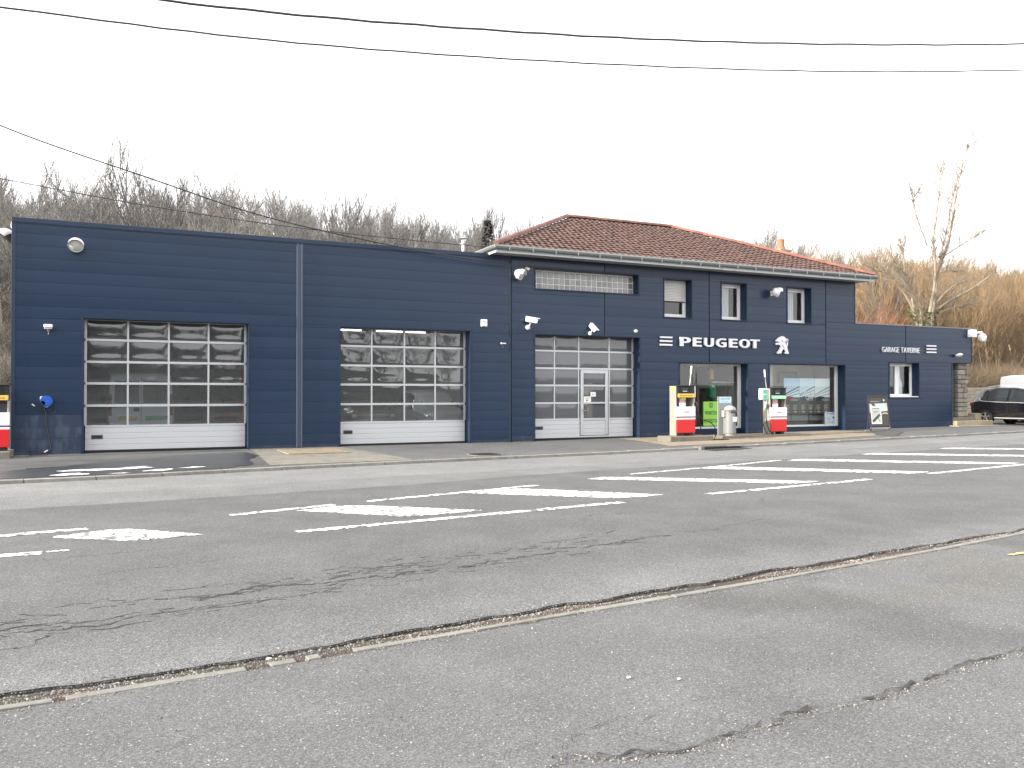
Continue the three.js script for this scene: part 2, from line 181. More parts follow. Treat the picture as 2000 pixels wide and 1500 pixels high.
// cracks filled with dark grit
const mCrack = mat([.035, .033, .03], .98), mCrackSoft = mat([.075, .073, .07], .98);
function crack(parent, pts, w, off, m, rough = .05) { const P = [], seed = R() * 900; for (let i = 0; i < pts.length - 1; i++) { const a = pts[i], b = pts[i + 1], L = Math.hypot(b[0] - a[0], b[1] - a[1]), n = max(2, floor(L / .05)); for (let k = 0; k < n; k++) P.push([lerp(a[0], b[0], k / n) + rough * (R() - .5), lerp(a[1], b[1], k / n) + rough * (R() - .5)]); } P.push(pts[pts.length - 1]);
  const L = [], Rr = []; P.forEach((q, i) => { const a = P[max(0, i - 1)], b = P[min(P.length - 1, i + 1)], dx = b[0] - a[0], dz = b[1] - a[1], l = Math.hypot(dx, dz) || 1, ww = w * (.2 + 2.2 * R() * R()) * sin(PI * (i + .6) / (P.length + .2)) ** .4 / 2; L.push([q[0] - dz / l * ww, q[1] + dx / l * ww]); Rr.push([q[0] + dz / l * ww, q[1] - dx / l * ww]); });
  const p = [], ix = []; P.forEach((q, i) => { p.push(L[i][0], g(q[0]) + off, L[i][1], Rr[i][0], g(q[0]) + off, Rr[i][1]); if (i && vnoise(i * .45 + seed, 3, 88) > .36) { const a = 2 * i - 2; ix.push(a, a + 1, a + 2, a + 1, a + 3, a + 2); } });
  const G = new THREE.BufferGeometry(); G.setAttribute('position', new THREE.Float32BufferAttribute(p, 3)); G.setIndex(ix); G.computeVertexNormals(); obj('crack', G, m, parent); }
const C1 = [[1.2, 21.1], [1.82, 20.7], [2.0, 20.82], [2.33, 20.89], [2.69, 20.84], [3.12, 20.76], [3.59, 20.79], [4.07, 20.71], [4.68, 20.6], [5.3, 20.58], [6.2, 20.5], [7.5, 20.4]];
crack(lot, C1, .015, ROAD + .006, mCrack, .06); crack(lot, C1.map(p => [p[0] + .02, p[1] - .008]), .009, ROAD + .0062, mCrack, .08); crack(lot, C1.map(p => [p[0], p[1] + .012]), .009, ROAD + .0065, mCrackSoft, .07);
crack(lot, [[1.75, 20.72], [1.95, 20.55], [2.25, 20.45], [2.45, 20.5]], .006, ROAD + .006, mCrack); crack(lot, [[2.33, 20.86], [2.2, 20.6], [2.55, 20.45], [2.9, 20.4]], .005, ROAD + .006, mCrackSoft, .04); crack(lot, [[1.4, 20.75], [1.62, 20.55], [1.9, 20.5], [2.1, 20.38]], .005, ROAD + .006, mCrackSoft, .04); crack(lot, [[2.7, 20.55], [3.0, 20.35], [3.4, 20.4], [3.8, 20.2]], .004, ROAD + .006, mCrackSoft, .05); crack(lot, [[3.6, 19.6], [3.9, 19.7], [4.2, 19.55]], .004, ROAD + .006, mCrackSoft, .04); crack(lot, [[.2, 19.9], [.5, 19.7], [.62, 19.9]], .004, ROAD + .006, mCrackSoft, .04);
const rc = [[[-1.4, 17.9], [-.63, 17.85], [-.47, 17.86], [-.32, 17.5], [-.06, 17.53], [.3, 17.3], [.57, 17.1], [1.09, 16.75], [1.5, 16.9], [1.92, 16.83], [2.87, 16.75], [4, 16.5], [5.2, 16.2], [6.5, 16.0]], [[-1.2, 17.2], [-.3, 17.1], [.3, 16.9], [.8, 16.95], [1.3, 16.6], [2, 16.5], [2.8, 16.35], [3.6, 16.3], [4.6, 15.9]], [[-1.2, 14.8], [.2, 14.65], [1.2, 14.45], [2.2, 14.4], [3, 14.3]], [[1.5, 13.2], [2.2, 12.9], [2.6, 12.7], [3.0, 12.4]], [[-.5, 15.9], [.1, 15.6], [.6, 15.55], [1.4, 15.3]], [[.9, 17.0], [1.2, 17.3], [1.6, 17.2], [1.8, 16.9]], [[.2, 17.15], [.5, 17.5], [.9, 17.4], [1.3, 17.5]], [[1.6, 16.95], [2.1, 17.2], [2.6, 17.0], [3, 16.8]], [[4.2, 14.4], [5, 14.6], [5.8, 14.4], [6.6, 14.5], [7.6, 14.3]], [[6.0, 14.9], [7, 14.8], [7.8, 14.9]], [[5.5, 15.8], [6.2, 16], [7, 15.8], [8.2, 15.4]], [[9, 13.9], [10, 13.75], [11, 13.85]], [[11.5, 13.3], [12.4, 13.2]], [[3, 13.8], [3.6, 13.9], [4.2, 13.75]], [[.4, 13.1], [.9, 12.9], [1.3, 12.6]], [[7.5, 11.8], [8.2, 12.3], [8.6, 12.7]]];
rc.forEach((p, i) => crack(road, p, i < 1 ? .026 : i < 2 ? .016 : .011, ROAD + .0028, i < 2 ? mCrack : mCrackSoft, .08));
for (let k = 0; k < 110; k++) { const u = -1.2 + 6 * R(), z = 17.1 - .22 * u + (R() - .5) * .9; crack(road, [[u, z], [u + .12 + .2 * R(), z + .2 * (R() - .5)], [u + .3 + .3 * R(), z + .3 * (R() - .6)]], .015, ROAD + .0026, R() < .4 ? mCrack : mCrackSoft, .05); }
// yellow paint remnant at the right edge of the parking area
obj('road_marking', uvm(flat(worn(line([8.0, 18.55], [9.4, 18.45], .05), .04, .02), ROAD + .008)), mat([.72, .55, .2], .8), lot);
// repair patch outline on the road
crack(road, [[8.4, 14.6], [8.9, 14.0], [9.2, 13.2]], .012, ROAD + .0027, mCrackSoft, .02);
// loose grit in the gutter and on the parking area
{ const G = new THREE.IcosahedronGeometry(1, 0), cols = [[.22, .2, .18], [.18, .175, .17], [.27, .245, .21], [.19, .15, .125], [.12, .117, .115], [.36, .345, .325], [.2, .195, .19]];
  const scatter = (name, n, place, sz, label) => { const im = new THREE.InstancedMesh(G, mat(0xffffff, .9), n), m = new THREE.Matrix4(), q = new THREE.Quaternion(), e = new THREE.Euler(); for (let k = 0; k < n; k++) { const [u, y, z] = place(k), s = sz(k); q.setFromEuler(e.set(R() * 6, R() * 6, R() * 6)); im.setMatrixAt(k, m.compose(V(u, y + s * .25, z), q, V(s * (.7 + .6 * R()), s * (.45 + .3 * R()), s * (.7 + .6 * R())))); const c = cols[floor(R() * cols.length)], f = .75 + .5 * R(); im.setColorAt(k, rgb(c[0] * f, c[1] * f, c[2] * f)); } im.name = numbered(name); scene.add(im); stuff(im); tag(im, label, 'gravel'); };
  scatter('gutter_gravel', 14000, k => { if (k > 8000) { const u = -1.6 + 12 * pow(R(), 1.1), near = k > 11000, z = near ? zNear(u) + .13 * (R() - .35) * (.4 + fbm(u * 2, 1, 94)) : lipN(u) - .11 * R() * R() + .015; return [u, g(u) + ROAD + (near ? .001 : z > lipN(u) ? -.02 : -.006), z]; } let u, t; do { u = -1.6 + 13 * pow(R(), 1.15); t = pow(R(), .7); } while (fbm(u * 1.7, t * 2, 93, 3) < .35 + .3 * R()); const z = lerp(lipN(u) + .02, zNear(u) - .03, t); return [u, g(u) + bedY(u, z, lerp(.36, 1, t)) - .001, z]; }, k => (k > 8000 ? .002 : .0022) + (k > 8000 ? .005 : .0075) * pow(R(), 4), 'loose brown and grey gravel in the broken gutter beside the near kerb');
  scatter('parking_grit', 5200, k => { if (k < 1500) { const i = floor(R() * (C1.length - 1)), t = R(), a = C1[i], b = C1[i + 1], w = .02 + .1 * R() * R(); return [lerp(a[0], b[0], t) + .05 * (R() - .5), ROAD + .003, lerp(a[1], b[1], t) + w]; } if (k < 3000) { const u = -1 + 9 * R(); return [u, g(u) + ROAD + .002, zNear(u) + .06 + .3 * R() * R()]; } const u = -1 + 9 * R(), z = zNear(u) + .1 + 3.4 * R(); return [u, ROAD + .002, z]; }, k => .002 + .0045 * pow(R(), 4), 'small pale stone chips scattered along the crack in the parking area');
}
// forecourt: concrete patch, raised slab, tan paving, stain by the sign, painted pump shadows, spilt foam, covers
const fore = scene.getObjectByName('forecourt');
obj('concrete_patch', uvm(flat(worn([[3.4, .05], [5.86, .05], [6.3, 5.35], [3.02, 5.5]], .3, .02), .005)), mat([.3, .29, .265], .92, { map: CONC }), fore);
obj('raised_slab', uvm(rb(3.95, 5.5, .0, .035, .9, 2.55, .012)), mat([.4, .34, .25], .92, { map: CONC }), fore);
obj('tan_paving', uvm(flat(worn([[15.2, .1], [24.8, .1], [25.6, 1.2], [23.4, 3.3], [21.5, 3.6], [18.1, 3.95], [14.4, 4.05], [14.9, 2.2]], .3, .05), .006)), mat([.42, .36, .28], .92, { map: CONC }), fore);
obj('stain_and_painted_shadow', uvm(flat(worn([[24.0, 1.4], [25.4, 1.5], [26.4, 1.9], [25.6, 2.5], [24.2, 3.6], [23.5, 3.9], [23.9, 2.9], [24.6, 2.2]], .12, .12), .009)), mat([.5, .49, .47], .95, { map: RD.map }), fore);
obj('stain_and_painted_shadow', uvm(flat(worn([[18.4, 2.1], [19.5, 2.0], [20.0, 2.25], [19.2, 2.45], [18.3, 2.4]], .1, .1), .009)), mat([.3, .255, .2], .95, { map: CONC }), fore);  // cast shadow of the left pump, painted as a darker patch
obj('stain_and_painted_shadow', uvm(flat(worn([[21.2, 1.8], [22.6, 1.7], [23.2, 1.95], [22.2, 2.1], [21.3, 2.05]], .1, .1), .009)), mat([.3, .255, .2], .95, { map: CONC }), fore);  // cast shadow of the right pump, painted onto the paving
{ const wet = obj('wet_patch', uvm(flat(worn([[-1.9, 4.6], [-.9, 3.9], [-.2, 3.1], [.9, 2.2], [2.1, 1.3], [3.1, 1.1], [3.25, 2.4], [2.85, 3.6], [2.7, 5.2], [2.0, 5.9], [.7, 6.3], [-1.0, 6.42], [-2.4, 6.4], [-3.4, 6.0], [-2.6, 5.2]], .12, .12), .006)), mat([.3, .31, .33], .34, { map: RD.map, bumpMap: RD.bump, bumpScale: .002 }), fore); }
const mFoam = mat([.86, .87, .9], .6);
for (const [poly, j] of [[[[-1.02, 5.2], [-.6, 4.92], [-.1, 5.0], [.2, 4.93], [.62, 4.9], [.78, 5.05], [.4, 5.24], [.0, 5.3], [-.5, 5.34], [-.9, 5.34]], .06], [[[-1.1, 6.15], [-.85, 5.85], [-.62, 5.75], [-.45, 5.95], [-.4, 6.1], [-.8, 6.25]], .07], [[[.5, 5.9], [.8, 5.6], [1.1, 5.55], [1.0, 5.85], [.8, 5.98]], .06], [[[.2, 4.75], [.5, 4.66], [.7, 4.7], [.5, 4.8]], .04], [[[-.1, 6.15], [.2, 6.1], [.3, 6.18], [.0, 6.22]], .03], [[[1.2, 5.45], [1.5, 5.25], [1.75, 5.3], [1.45, 5.52]], .05]]) { const G = flat(worn(poly, .06, j), .011); tag(obj('foam_puddle', G, mFoam), ['long white foam streak on the wet ground before the left garage door', 'white foam blob nearest the kerb before the left garage door', 'ragged white foam patch at the right end of the wet ground', 'thin white foam sliver above the long foam streak', 'tiny white foam speck close to the far kerb', 'faint white foam patch right of the other foam patches'][taken.get('foam_puddle') - 1], 'foam', 'foam on the wet forecourt'); }
{ const t = thing('manhole_cover', 'round dark iron manhole cover in the forecourt right of the middle garage door', 'manhole cover', [8.4, .004, 4.6]); obj('rim', cyl(.46, .46, .012, 40).translate(0, .004, 0), mat([.2, .19, .18], .8), t); obj('lid', [cyl(.41, .41, .014, 40).translate(0, .006, 0), ...[...Array(9)].map((_, i) => bx(-.3, .3, .012, .017, -.32 + i * .08, -.29 + i * .08))], mat([.05, .048, .045], .6, { metalness: .4 }), t); }
{ const t = thing('storm_drain', 'dark kerb drain inlet at the road edge in front of the fuel pumps', 'drain', [15.5, g(15.5), zFarKerb(15.5) + .05], .06); const dk = mat([.015, .015, .015], .95); obj('concrete_surround', [bx(-.8, .8, .008, .022, -.3, -.12), bx(-.8, -.68, -.2, .022, -.12, .1), bx(.68, .8, -.2, .022, -.12, .1)], mat([.27, .265, .25], .9, { map: CONC }), t); obj('inlet_opening', bx(-.68, .68, -.055, .005, -.12, .1), dk, t); obj('grate', [...Array(9)].map((_, i) => rb(-.66 + i * .16, -.58 + i * .16, -.055, -.04, .1, .5, .006)), mat([.06, .055, .05], .7, { metalness: .5 }), t); obj('grate_pit', bx(-.68, .68, -.0585, -.0565, .1, .52), dk, t); }
tag(obj('stick', bar([-1.9, .015, .5], [-1.45, .02, .35], .008, 5), M.dark), 'short dark stick lying at the foot of the wall below the hose reel', 'stick');
tag(obj('stick', bar([-1.6, .012, 4.4], [-1.1, .012, 4.2], .01, 5), M.dark), 'dark stick lying on the forecourt left of the wet patch', 'stick');
for (const [u, z, s, l] of [[2.62, 19.98, .011, 'white pebble lying left on the parking area'], [2.86, 20.12, .009, 'pale pebble lying right of the white one on the parking area'], [.86, 18.72, .014, 'white pebble lying in the gutter near the broken kerb']]) { const G = new THREE.IcosahedronGeometry(s, 2), p = G.attributes.position; for (let i = 0; i < p.count; i++) { const x = p.getX(i), y = p.getY(i), q = p.getZ(i), f = .8 + .4 * fbm(x / s + 5, (y + q) / s + 9, 3, 2); p.setXYZ(i, x * f * 1.3, y * f * .6, q * f); } G.computeVertexNormals(); const o = obj('pebble', G, mat([.72, .7, .66], .85)); o.position.set(u, ROAD + (z < 19 ? -.012 : .006), z); tag(o, l, 'pebble'); }
console.log('ground done');
// ---------------------------------------------------------------- the garage
const B = thing('garage_building', 'long dark blue clad car garage with three glazed doors and a tiled hip roof', 'building');
const OP = { d1: [-.7, 3.34, -1, 3.45], d2: [5.87, 9.9, -1, 3.45], d3: [12.12, 16.09, -1, 3.42], gb: [12.13, 16.05, 4.87, 5.54], w1: [17.09, 18.26, 4.16, 5.49], w2: [19.56, 20.7, 4.16, 5.5], w3: [22.63, 23.8, 4.15, 5.5], s1: [17.74, 20.75, -1, 2.61], s2: [21.76, 25.53, -1, 2.63], aw: [27.92, 29.61, 1.37, 2.77], porch: [31.58, 40, -1, 2.79] };
const holes = Object.values(OP);
function cut(r, hs) { // rectangle minus the openings
  for (const h of hs) { const x0 = max(r[0], h[0]), x1 = min(r[1], h[1]), y0 = max(r[2], h[2]), y1 = min(r[3], h[3]); if (x1 - x0 > 1e-4 && y1 - y0 > 1e-4) { const o = []; if (y1 < r[3]) o.push([r[0], r[1], y1, r[3]]); if (y0 > r[2]) o.push([r[0], r[1], r[2], y0]); if (x0 > r[0]) o.push([r[0], x0, y0, y1]); if (x1 < r[1]) o.push([x1, r[1], y0, y1]); return o.flatMap(q => cut(q, hs)); } }
  return [r];
}
const grow = (h, d) => [h[0] - d, h[1] + d, h[2] - d, h[3] + d];
// masonry core behind the cladding
const coreRects = [[-2.22, 11.25, -.1, 5.76], [11.25, 26.02, -.1, 5.9], [26.02, 32.74, -.1, 4.2]].flatMap(r => cut(r, holes.map(h => grow(h, .03))));
const wall = obj('wall', coreRects.map(r => bx(r[0], r[1], r[2], r[3], -.33, -.055)), mat([.4, .4, .39], .9), B);
// cladding panels: rows of 0.3 m, bowed a few millimetres, each sheet its own piece
const spans = [[-2.23, 4.63, 0, 5.8], [4.8, 11.26, 0, 5.8], [11.305, 14.695, 0, 5.9], [14.73, 19.0, 0, 5.9], [19.04, 24.52, 0, 5.9], [24.56, 26.04, 4.26, 5.9], [24.56, 28.83, 2.68, 4.25], [28.87, 32.78, 2.68, 4.25], [24.56, 32.78, 0, 2.68]];
const mPan = [.97, 1, 1.03, .985, 1.015].map((k, i) => mat([.0125 * k, .029 * k, .065 * k], .25 + .02 * i, { specularIntensity: .8, bumpMap: GRIME, bumpScale: .0007 }));
const streak = (seed, amt, base) => dataTex(512, (i, j) => { const s = .5 * vnoise(i / 64, j / 64, seed, 8) + .3 * vnoise(i / 16, j / 42.67, seed + 1, 32) + .2 * vnoise(i / 5.12, j / 32, seed + 2, 100), k = smooth((s - .45) * 3.2) * amt + .12 * amt * hash(i, j, seed + 3); return [lerp(31, 140, k) * base, lerp(47, 148, k) * base, lerp(70, 156, k) * base]; }, true, 2.4);
const mLime = mat(0xffffff, .55, { map: streak(301, .2, 1) }), mDust = mat(0xffffff, .6, { map: streak(311, .12, 1) });
const RP = rng(17);
function panelGeo(w, h, bow) { // cross-section: chamfered lips and a shallow bow
  const pr = [[-.05, 0], [-.003, .0], [-.0005, .0015], [bow * .35, h * .2], [bow, h * .5], [bow * .35, h * .8], [-.0005, h - .002], [-.003, h - .0005], [-.05, h]]; const p = [], ix = [], uv = [];
  for (let s = 0; s < 2; s++) for (const [z, y] of pr) { p.push(s ? w : 0, y, z); uv.push((s ? w : 0), y); } const n = pr.length; for (let k = 0; k < n - 1; k++) ix.push(k, n + k, k + 1, k + 1, n + k, n + k + 1);
  for (let k = 1; k < n - 1; k++) { ix.push(0, k, k + 1); ix.push(n, n + k + 1, n + k); }
  const G = new THREE.BufferGeometry(); G.setAttribute('position', new THREE.Float32BufferAttribute(p, 3)); G.setAttribute('uv', new THREE.Float32BufferAttribute(uv, 2)); G.setIndex(ix); const H = G.toNonIndexed(); H.computeVertexNormals(); // smooth only the bowed face
  const nn = H.attributes.normal; return H; }
for (const sp of spans) { const off = sp[3] > 5.85 ? .1 : 0; for (let k = 0; k < 21; k++) { const y1 = 5.8 + off - .3 * k, y0 = y1 - .3; const r = [sp[0], sp[1], max(y0, sp[2], g(sp[0]) + .032), min(y1, sp[3])]; if (r[3] - r[2] < .03) continue;
  for (const q of cut(r, holes)) { const w = q[1] - q[0], h = q[3] - q[2]; if (w < .04 || h < .02) continue; const o = obj('cladding_panel', panelGeo(w, h - .001, h > .25 ? .0003 + .0009 * RP() : .0003), q[1] < -.6 && q[3] < 1.25 ? mLime : q[3] < .36 ? mDust : mPan[floor(RP() * 5)], wall); o.position.set(q[0], q[2], -.006 + .002 * RP()); o.rotation.x = (RP() - .5) * .003; o.geometry.attributes.uv.array.forEach((v, i, a) => a[i] = v + q[i % 2 ? 2 : 0]); } } }
// trims: copings, corner, joint covers
obj('parapet_coping', [rb(-2.29, 11.27, 5.76, 5.88, -.34, .028, .008), bx(-2.29, 11.27, 5.742, 5.76, -.02, .015)], M.trim, B);
obj('parapet_coping', [rb(26.06, 32.83, 4.235, 4.285, -.34, .03, .006)], mat([.17, .17, .2], .45), B);
obj('corner_trim', [rb(-2.29, -2.2, 0, 5.76, -.34, .012, .006)], M.trim, B);
obj('corner_trim', [rb(32.775, 32.82, 2.79, 4.235, -.34, .012, .006), rb(31.555, 31.6, -.05, 2.79, -.34, .01, .004), rb(26.035, 26.075, 4.285, 5.9, -.34, .01, .004)], M.trim, B);
obj('joint_cover', [rb(4.63, 4.675, 0, 5.75, -.05, .022, .006), rb(4.755, 4.8, 0, 5.75, -.05, .022, .006), bx(4.675, 4.755, 0, 5.75, -.05, -.012)], mat([.06, .082, .13], .35), B);
for (const [u, y0, y1] of [[11.2825, 0, 5.9], [14.7125, 3.42, 4.87], [14.7125, 5.54, 5.9], [19.02, 2.61, 5.9], [24.54, 2.63, 5.9], [28.85, 2.77, 4.25]]) obj('joint_gasket', bx(u - .0225, u + .0225, y0, y1, -.05, -.03), M.black, B);
obj('joint_cover', [rb(11.225, 11.262, 0, 5.76, -.02, .014, .004)], M.trim, B);
// linings of the openings
for (const [k, h] of Object.entries(OP)) { if (k === 'porch') continue; const [a, b, y0, y1] = [h[0], h[1], max(-.05, h[2]), h[3]], d = k[0] === 'd' ? -.46 : -.4; const gs = [rb(a - .03, a + .012, y0, y1, d, .012, .004), rb(b - .012, b + .03, y0, y1, d, .012, .004), rb(a - .03, b + .03, y1 - .012, y1 + .03, d, .014, .004)]; if (h[2] > 0) gs.push(rb(a - .03, b + .03, y0 - .03, y0 + .012, d, .03, .004)); obj('reveal', gs, M.blueDark, wall); }
// shell: floors, inner walls, roofs
obj('side_wall', [bx(-2.27, -2.05, -.1, 5.74, -12.2, -.34), bx(11.2, 11.35, -.1, 5.74, -12.2, -.34), bx(16.45, 16.6, -.1, 5.8, -12.2, -.34), bx(25.8, 26.0, -.1, 5.88, -9.9, -.34), bx(32.2, 32.4, 2.9, 4.2, -6, -.34), bx(31.45, 31.57, 0, 2.9, -6, -.34)], M.wallIn, B);
obj('rear_wall', [bx(-2.05, 16.45, -.1, 5.7, -12.2, -12), bx(16.6, 25.8, -.1, 5.8, -9.9, -9.7), bx(16.6, 25.8, -.1, 2.9, -5.4, -5.25), bx(26, 31.45, -.1, 4.1, -6, -5.85)], M.wallIn, B);
obj('flat_roof', [bx(-2.27, 11.24, 5.5, 5.7, -12.2, -.34), bx(26.02, 32.4, 4.0, 4.18, -6, -.34)], M.grey, B);
obj('ceiling', [bx(11.35, 25.8, 5.72, 5.85, -9.9, -.34), bx(16.6, 25.8, 2.75, 2.95, -9.9, -.34), bx(31.57, 32.74, 2.795, 2.85, -6, -.335)], mat([.5, .5, .48], .8), B);
obj('floor', [bx(-2.05, 11.2, -.1, .015, -12, -.46), bx(11.35, 16.45, -.1, .03, -12, -.46), bx(16.6, 25.8, -.1, .26, -9.7, -.5), bx(26, 31.45, -.1, .3, -5.85, -.34)], M.floorIn, B);
obj('roof_light', [bx(-1.5, 10.6, 5.3, 5.48, -6.2, -6.0), bx(-1.5, 10.6, 5.3, 5.48, -9.2, -9.0)], mat([.3, .3, .3], .7), B).name = 'roof_beam';

// ---- sectional doors
const mPaneClear = mat([.72, .75, .79], .02, { transmission: .95, ior: 1.95, thickness: 0 }), mPaneMilk = mat([.185, .19, .21], .06, { transmission: .45, ior: 1.75, thickness: 0 });
const paneGeo = (w, h, A, Bb, sx, sy) => { const G = new THREE.PlaneGeometry(w, h, 16, 16), p = G.attributes.position; for (let i = 0; i < p.count; i++) { const x = p.getX(i) / w * 2, y = p.getY(i) / h * 2; p.setZ(i, A * (1 - x * x * x * x) * (1 - y * y) + Bb * Math.exp(-(((y + .85) / .4) ** 2)) * (1 - x * x) + sx * x + sy * y); } G.computeVertexNormals(); return G; };
const ySec = [3.46, 2.92, 2.35, 1.79, 1.215, .677];
function garageDoor(label, U, base, clear, seed, wicket, bulge = 1) {
  const D = part('garage_door', B), r = rng(seed), z = -.38; D.userData.label = label; const x0 = U[0], x1 = U[U.length - 1], fr = [];
  for (let k = 0; k < ySec.length; k++) fr.push(rb(x0, x1, ySec[k] - .031, ySec[k] + .031, z - .025, z + .02, .006));
  for (let c = 0; c < U.length; c++) { const e = c === 0 || c === U.length - 1, w = e ? .035 : .024; for (let k = 0; k < 5; k++) { if (wicket && c === wicket + 0 && 0) continue; fr.push(rb(U[c] - w, U[c] + w, ySec[k + 1] + .031, ySec[k] - .031, z - .02, z + .014, .005)); } }
  obj('frame', fr, M.alu, D);
  for (let k = 0; k < 5; k++) for (let c = 0; c < U.length - 1; c++) { const a = U[c] + .02, b = U[c + 1] - .02, y0 = ySec[k + 1] + .03, y1 = ySec[k] - .03; const o = obj('pane', paneGeo(b - a, y1 - y0, (clear ? .013 + .004 * r() : .01 + .003 * r()) * [1.3, 1.25, .62, .42, .35][k] * bulge, (clear ? .038 : .008) * (.5 + .6 * r()) * [1, .95, .5, .25, .3][k] * bulge, (r() - .5) * .004, (r() - .5) * .004), clear ? mPaneClear : mPaneMilk, D); o.position.set((a + b) / 2, (y0 + y1) / 2, z - .006); }
  // solid bottom section with three ribs
  const yb = base, yt = ySec[5] - .031, seg = (yt - yb) / 4, pan = []; for (let k = 0; k < 4; k++) pan.push(rb(x0, x1, yb + seg * k + .004, yb + seg * (k + 1) - .004, z - .03, z + .018, .007)); pan.push(bx(x0 + .01, x1 - .01, yb + .01, yt - .004, z - .028, z + .006)); obj('bottom_panel', pan, M.aluPanel, D);
  obj('bottom_seal', rb(x0, x1, yb - .045, yb, z - .03, z + .022, .008), M.rubber, D);
  const hx = wicket ? x0 + .3 : x0 + .28, hy = yb + seg * 2.35; obj('grip', [rb(hx - .14, hx + .14, hy - .058, hy + .058, z + .012, z + .024, .05, 4)], mat([.12, .125, .13], .5), D); obj('grip_recess', rb(hx - .115, hx + .115, hy - .036, hy + .036, z + .016, z + .0265, .034, 4), M.black, D);
  obj('track', [bx(x0 - .05, x0 - .036, 0, 3.42, z - .08, z + .04), bx(x1 + .036, x1 + .05, 0, 3.42, z - .08, z + .04)], M.zinc, D);
  return D;
}
garageDoor('left glazed garage door with a van behind it', [-.665, .335, 1.33, 2.335, 3.305], .06, true, 3);
garageDoor('middle glazed garage door with lit tubes behind it', [5.91, 6.9, 7.91, 8.89, 9.865], .05, true, 8, 0, .4);
{ const D = garageDoor('right garage door with milky panes and a wicket door', [12.16, 13.02, 13.93, 15.11, 16.05], .07, false, 12, 2); const z = -.352;
  const W = obj('wicket_door', [rb(13.99, 14.1, .15, 2.31, z - .02, z + .012, .006), rb(14.94, 15.05, .15, 2.31, z - .02, z + .012, .006), rb(14.1, 14.94, 2.2, 2.31, z - .02, z + .012, .006), rb(14.1, 14.94, 1.76, 1.82, z - .02, z + .011, .006), rb(14.1, 14.94, 1.185, 1.245, z - .02, z + .011, .006), rb(14.1, 14.94, .64, .71, z - .02, z + .011, .006)], M.alu, D);
  obj('wicket_outline', [bx(13.965, 13.98, .13, 2.34, z - .03, z - .004), bx(15.06, 15.075, .13, 2.34, z - .03, z - .004), bx(13.965, 15.075, .13, .142, z - .03, z - .004)], M.dark, D);
  obj('door_handle', [rb(14.03, 14.06, .82, 1.06, z + .01, z + .02, .008), bar([14.045, .98, z + .02], [14.045, .98, z + .06], .01), bar([14.045, .985, z + .06], [14.17, .945, z + .06], .011)], M.steel, D);
  const note = (w, h, x, y, f, n) => { sticker('notice', w, h, mat(0xffffff, .7, { map: canvasTex(128, 96, f) }), D, x, y, z + .004); };
  note(.27, .2, 14.25, 1.33, (c, w, h) => { c.fillStyle = '#eeecea'; c.fillRect(0, 0, w, h); c.fillStyle = '#555'; c.fillRect(40, 50, 30, 24); c.fillStyle = '#999'; c.fillRect(18, 18, 90, 7); c.fillRect(18, 32, 80, 6); c.fillRect(78, 55, 24, 6); });
  note(.21, .15, 14.47, 1.5, (c, w, h) => { c.fillStyle = '#efeeee'; c.fillRect(0, 0, w, h); c.fillStyle = '#9a9a9a'; c.fillRect(30, 30, 70, 8); c.fillRect(36, 48, 58, 8); c.fillRect(30, 64, 60, 6); }); }

// ---- windows
const mSlat = mat([.62, .62, .6], .5);
function houseWindow(h, label, shutter) {
  const W = part('window', B); W.userData.label = label; const z = -.36, [a, b, y0, y1] = [h[0] + .013, h[1] - .013, h[2] + .013, h[3] - .013], f = .07;
  obj('frame', [rb(a, a + f, y0, y1, z - .03, z + .03, .006), rb(b - f, b, y0, y1, z - .03, z + .03, .006), rb(a + f, b - f, y1 - f, y1, z - .03, z + .03, .006), rb(a + f, b - f, y0, y0 + f, z - .03, z + .03, .006)], M.white, W);
  const s = .062, c = a + f, d = b - f, e = y0 + f, k = y1 - f; obj('sash', [rb(c, c + s, e, k, z - .015, z + .042, .008), rb(d - s, d, e, k, z - .015, z + .042, .008), rb(c + s, d - s, k - s, k, z - .015, z + .042, .008), rb(c + s, d - s, e, e + s, z - .015, z + .042, .008)], M.whiteGloss, W);
  obj('glass', bx(c + s, d - s, e + s, k - s, z + .002, z + .008), M.glass, W); obj('sill', rb(a, b, y0 - .001, y0 + .022, z + .03, z + .13, .006), M.white, W);
  obj('room_lining', [bx(a - .5, b + .9, y0 - .3, y1 + .15, -2.1, -2.0), bx(a - .5, b + .9, y0 - .32, y0 - .3, -2.0, -.4), bx(a - .52, a - .5, y0 - .3, y1 + .15, -2.0, -.4), bx(b + .9, b + .92, y0 - .3, y1 + .15, -2.0, -.4)], mat([.5, .48, .45], .85), W);
  if (!shutter) obj('curtain', (() => { const G = new THREE.PlaneGeometry((d - c) * .62, k - e, 30, 1), p = G.attributes.position; for (let i = 0; i < p.count; i++) p.setZ(i, .02 * sin(p.getX(i) * 60)); G.computeVertexNormals(); return G.translate(c + (d - c) * .33, (k + e) / 2, z - .1); })(), mat([.75, .76, .76], .9, { transmission: .25, thickness: 0 }), W);  // sheet added behind the glass to imitate pale reflected sky
  if (shutter) { const n = 13, ys = y1 - .72, hgt = (y1 - ys) / n; for (let i = 0; i < n; i++) obj('shutter_slat', rb(c - .03, d + .03, ys + i * hgt + .003, ys + (i + 1) * hgt - .003, z + .045, z + .058, .006), mSlat, W); obj('shutter_rail', rb(c - .03, d + .03, ys - .035, ys, z + .04, z + .062, .006), M.dark, W); }
}
houseWindow(OP.w1, 'upper window with a half lowered roller shutter', true); houseWindow(OP.w2, 'middle upper window with reflected sky imitated by a pale curtain', false); houseWindow(OP.w3, 'right upper window with reflected sky imitated by a pale curtain', false);
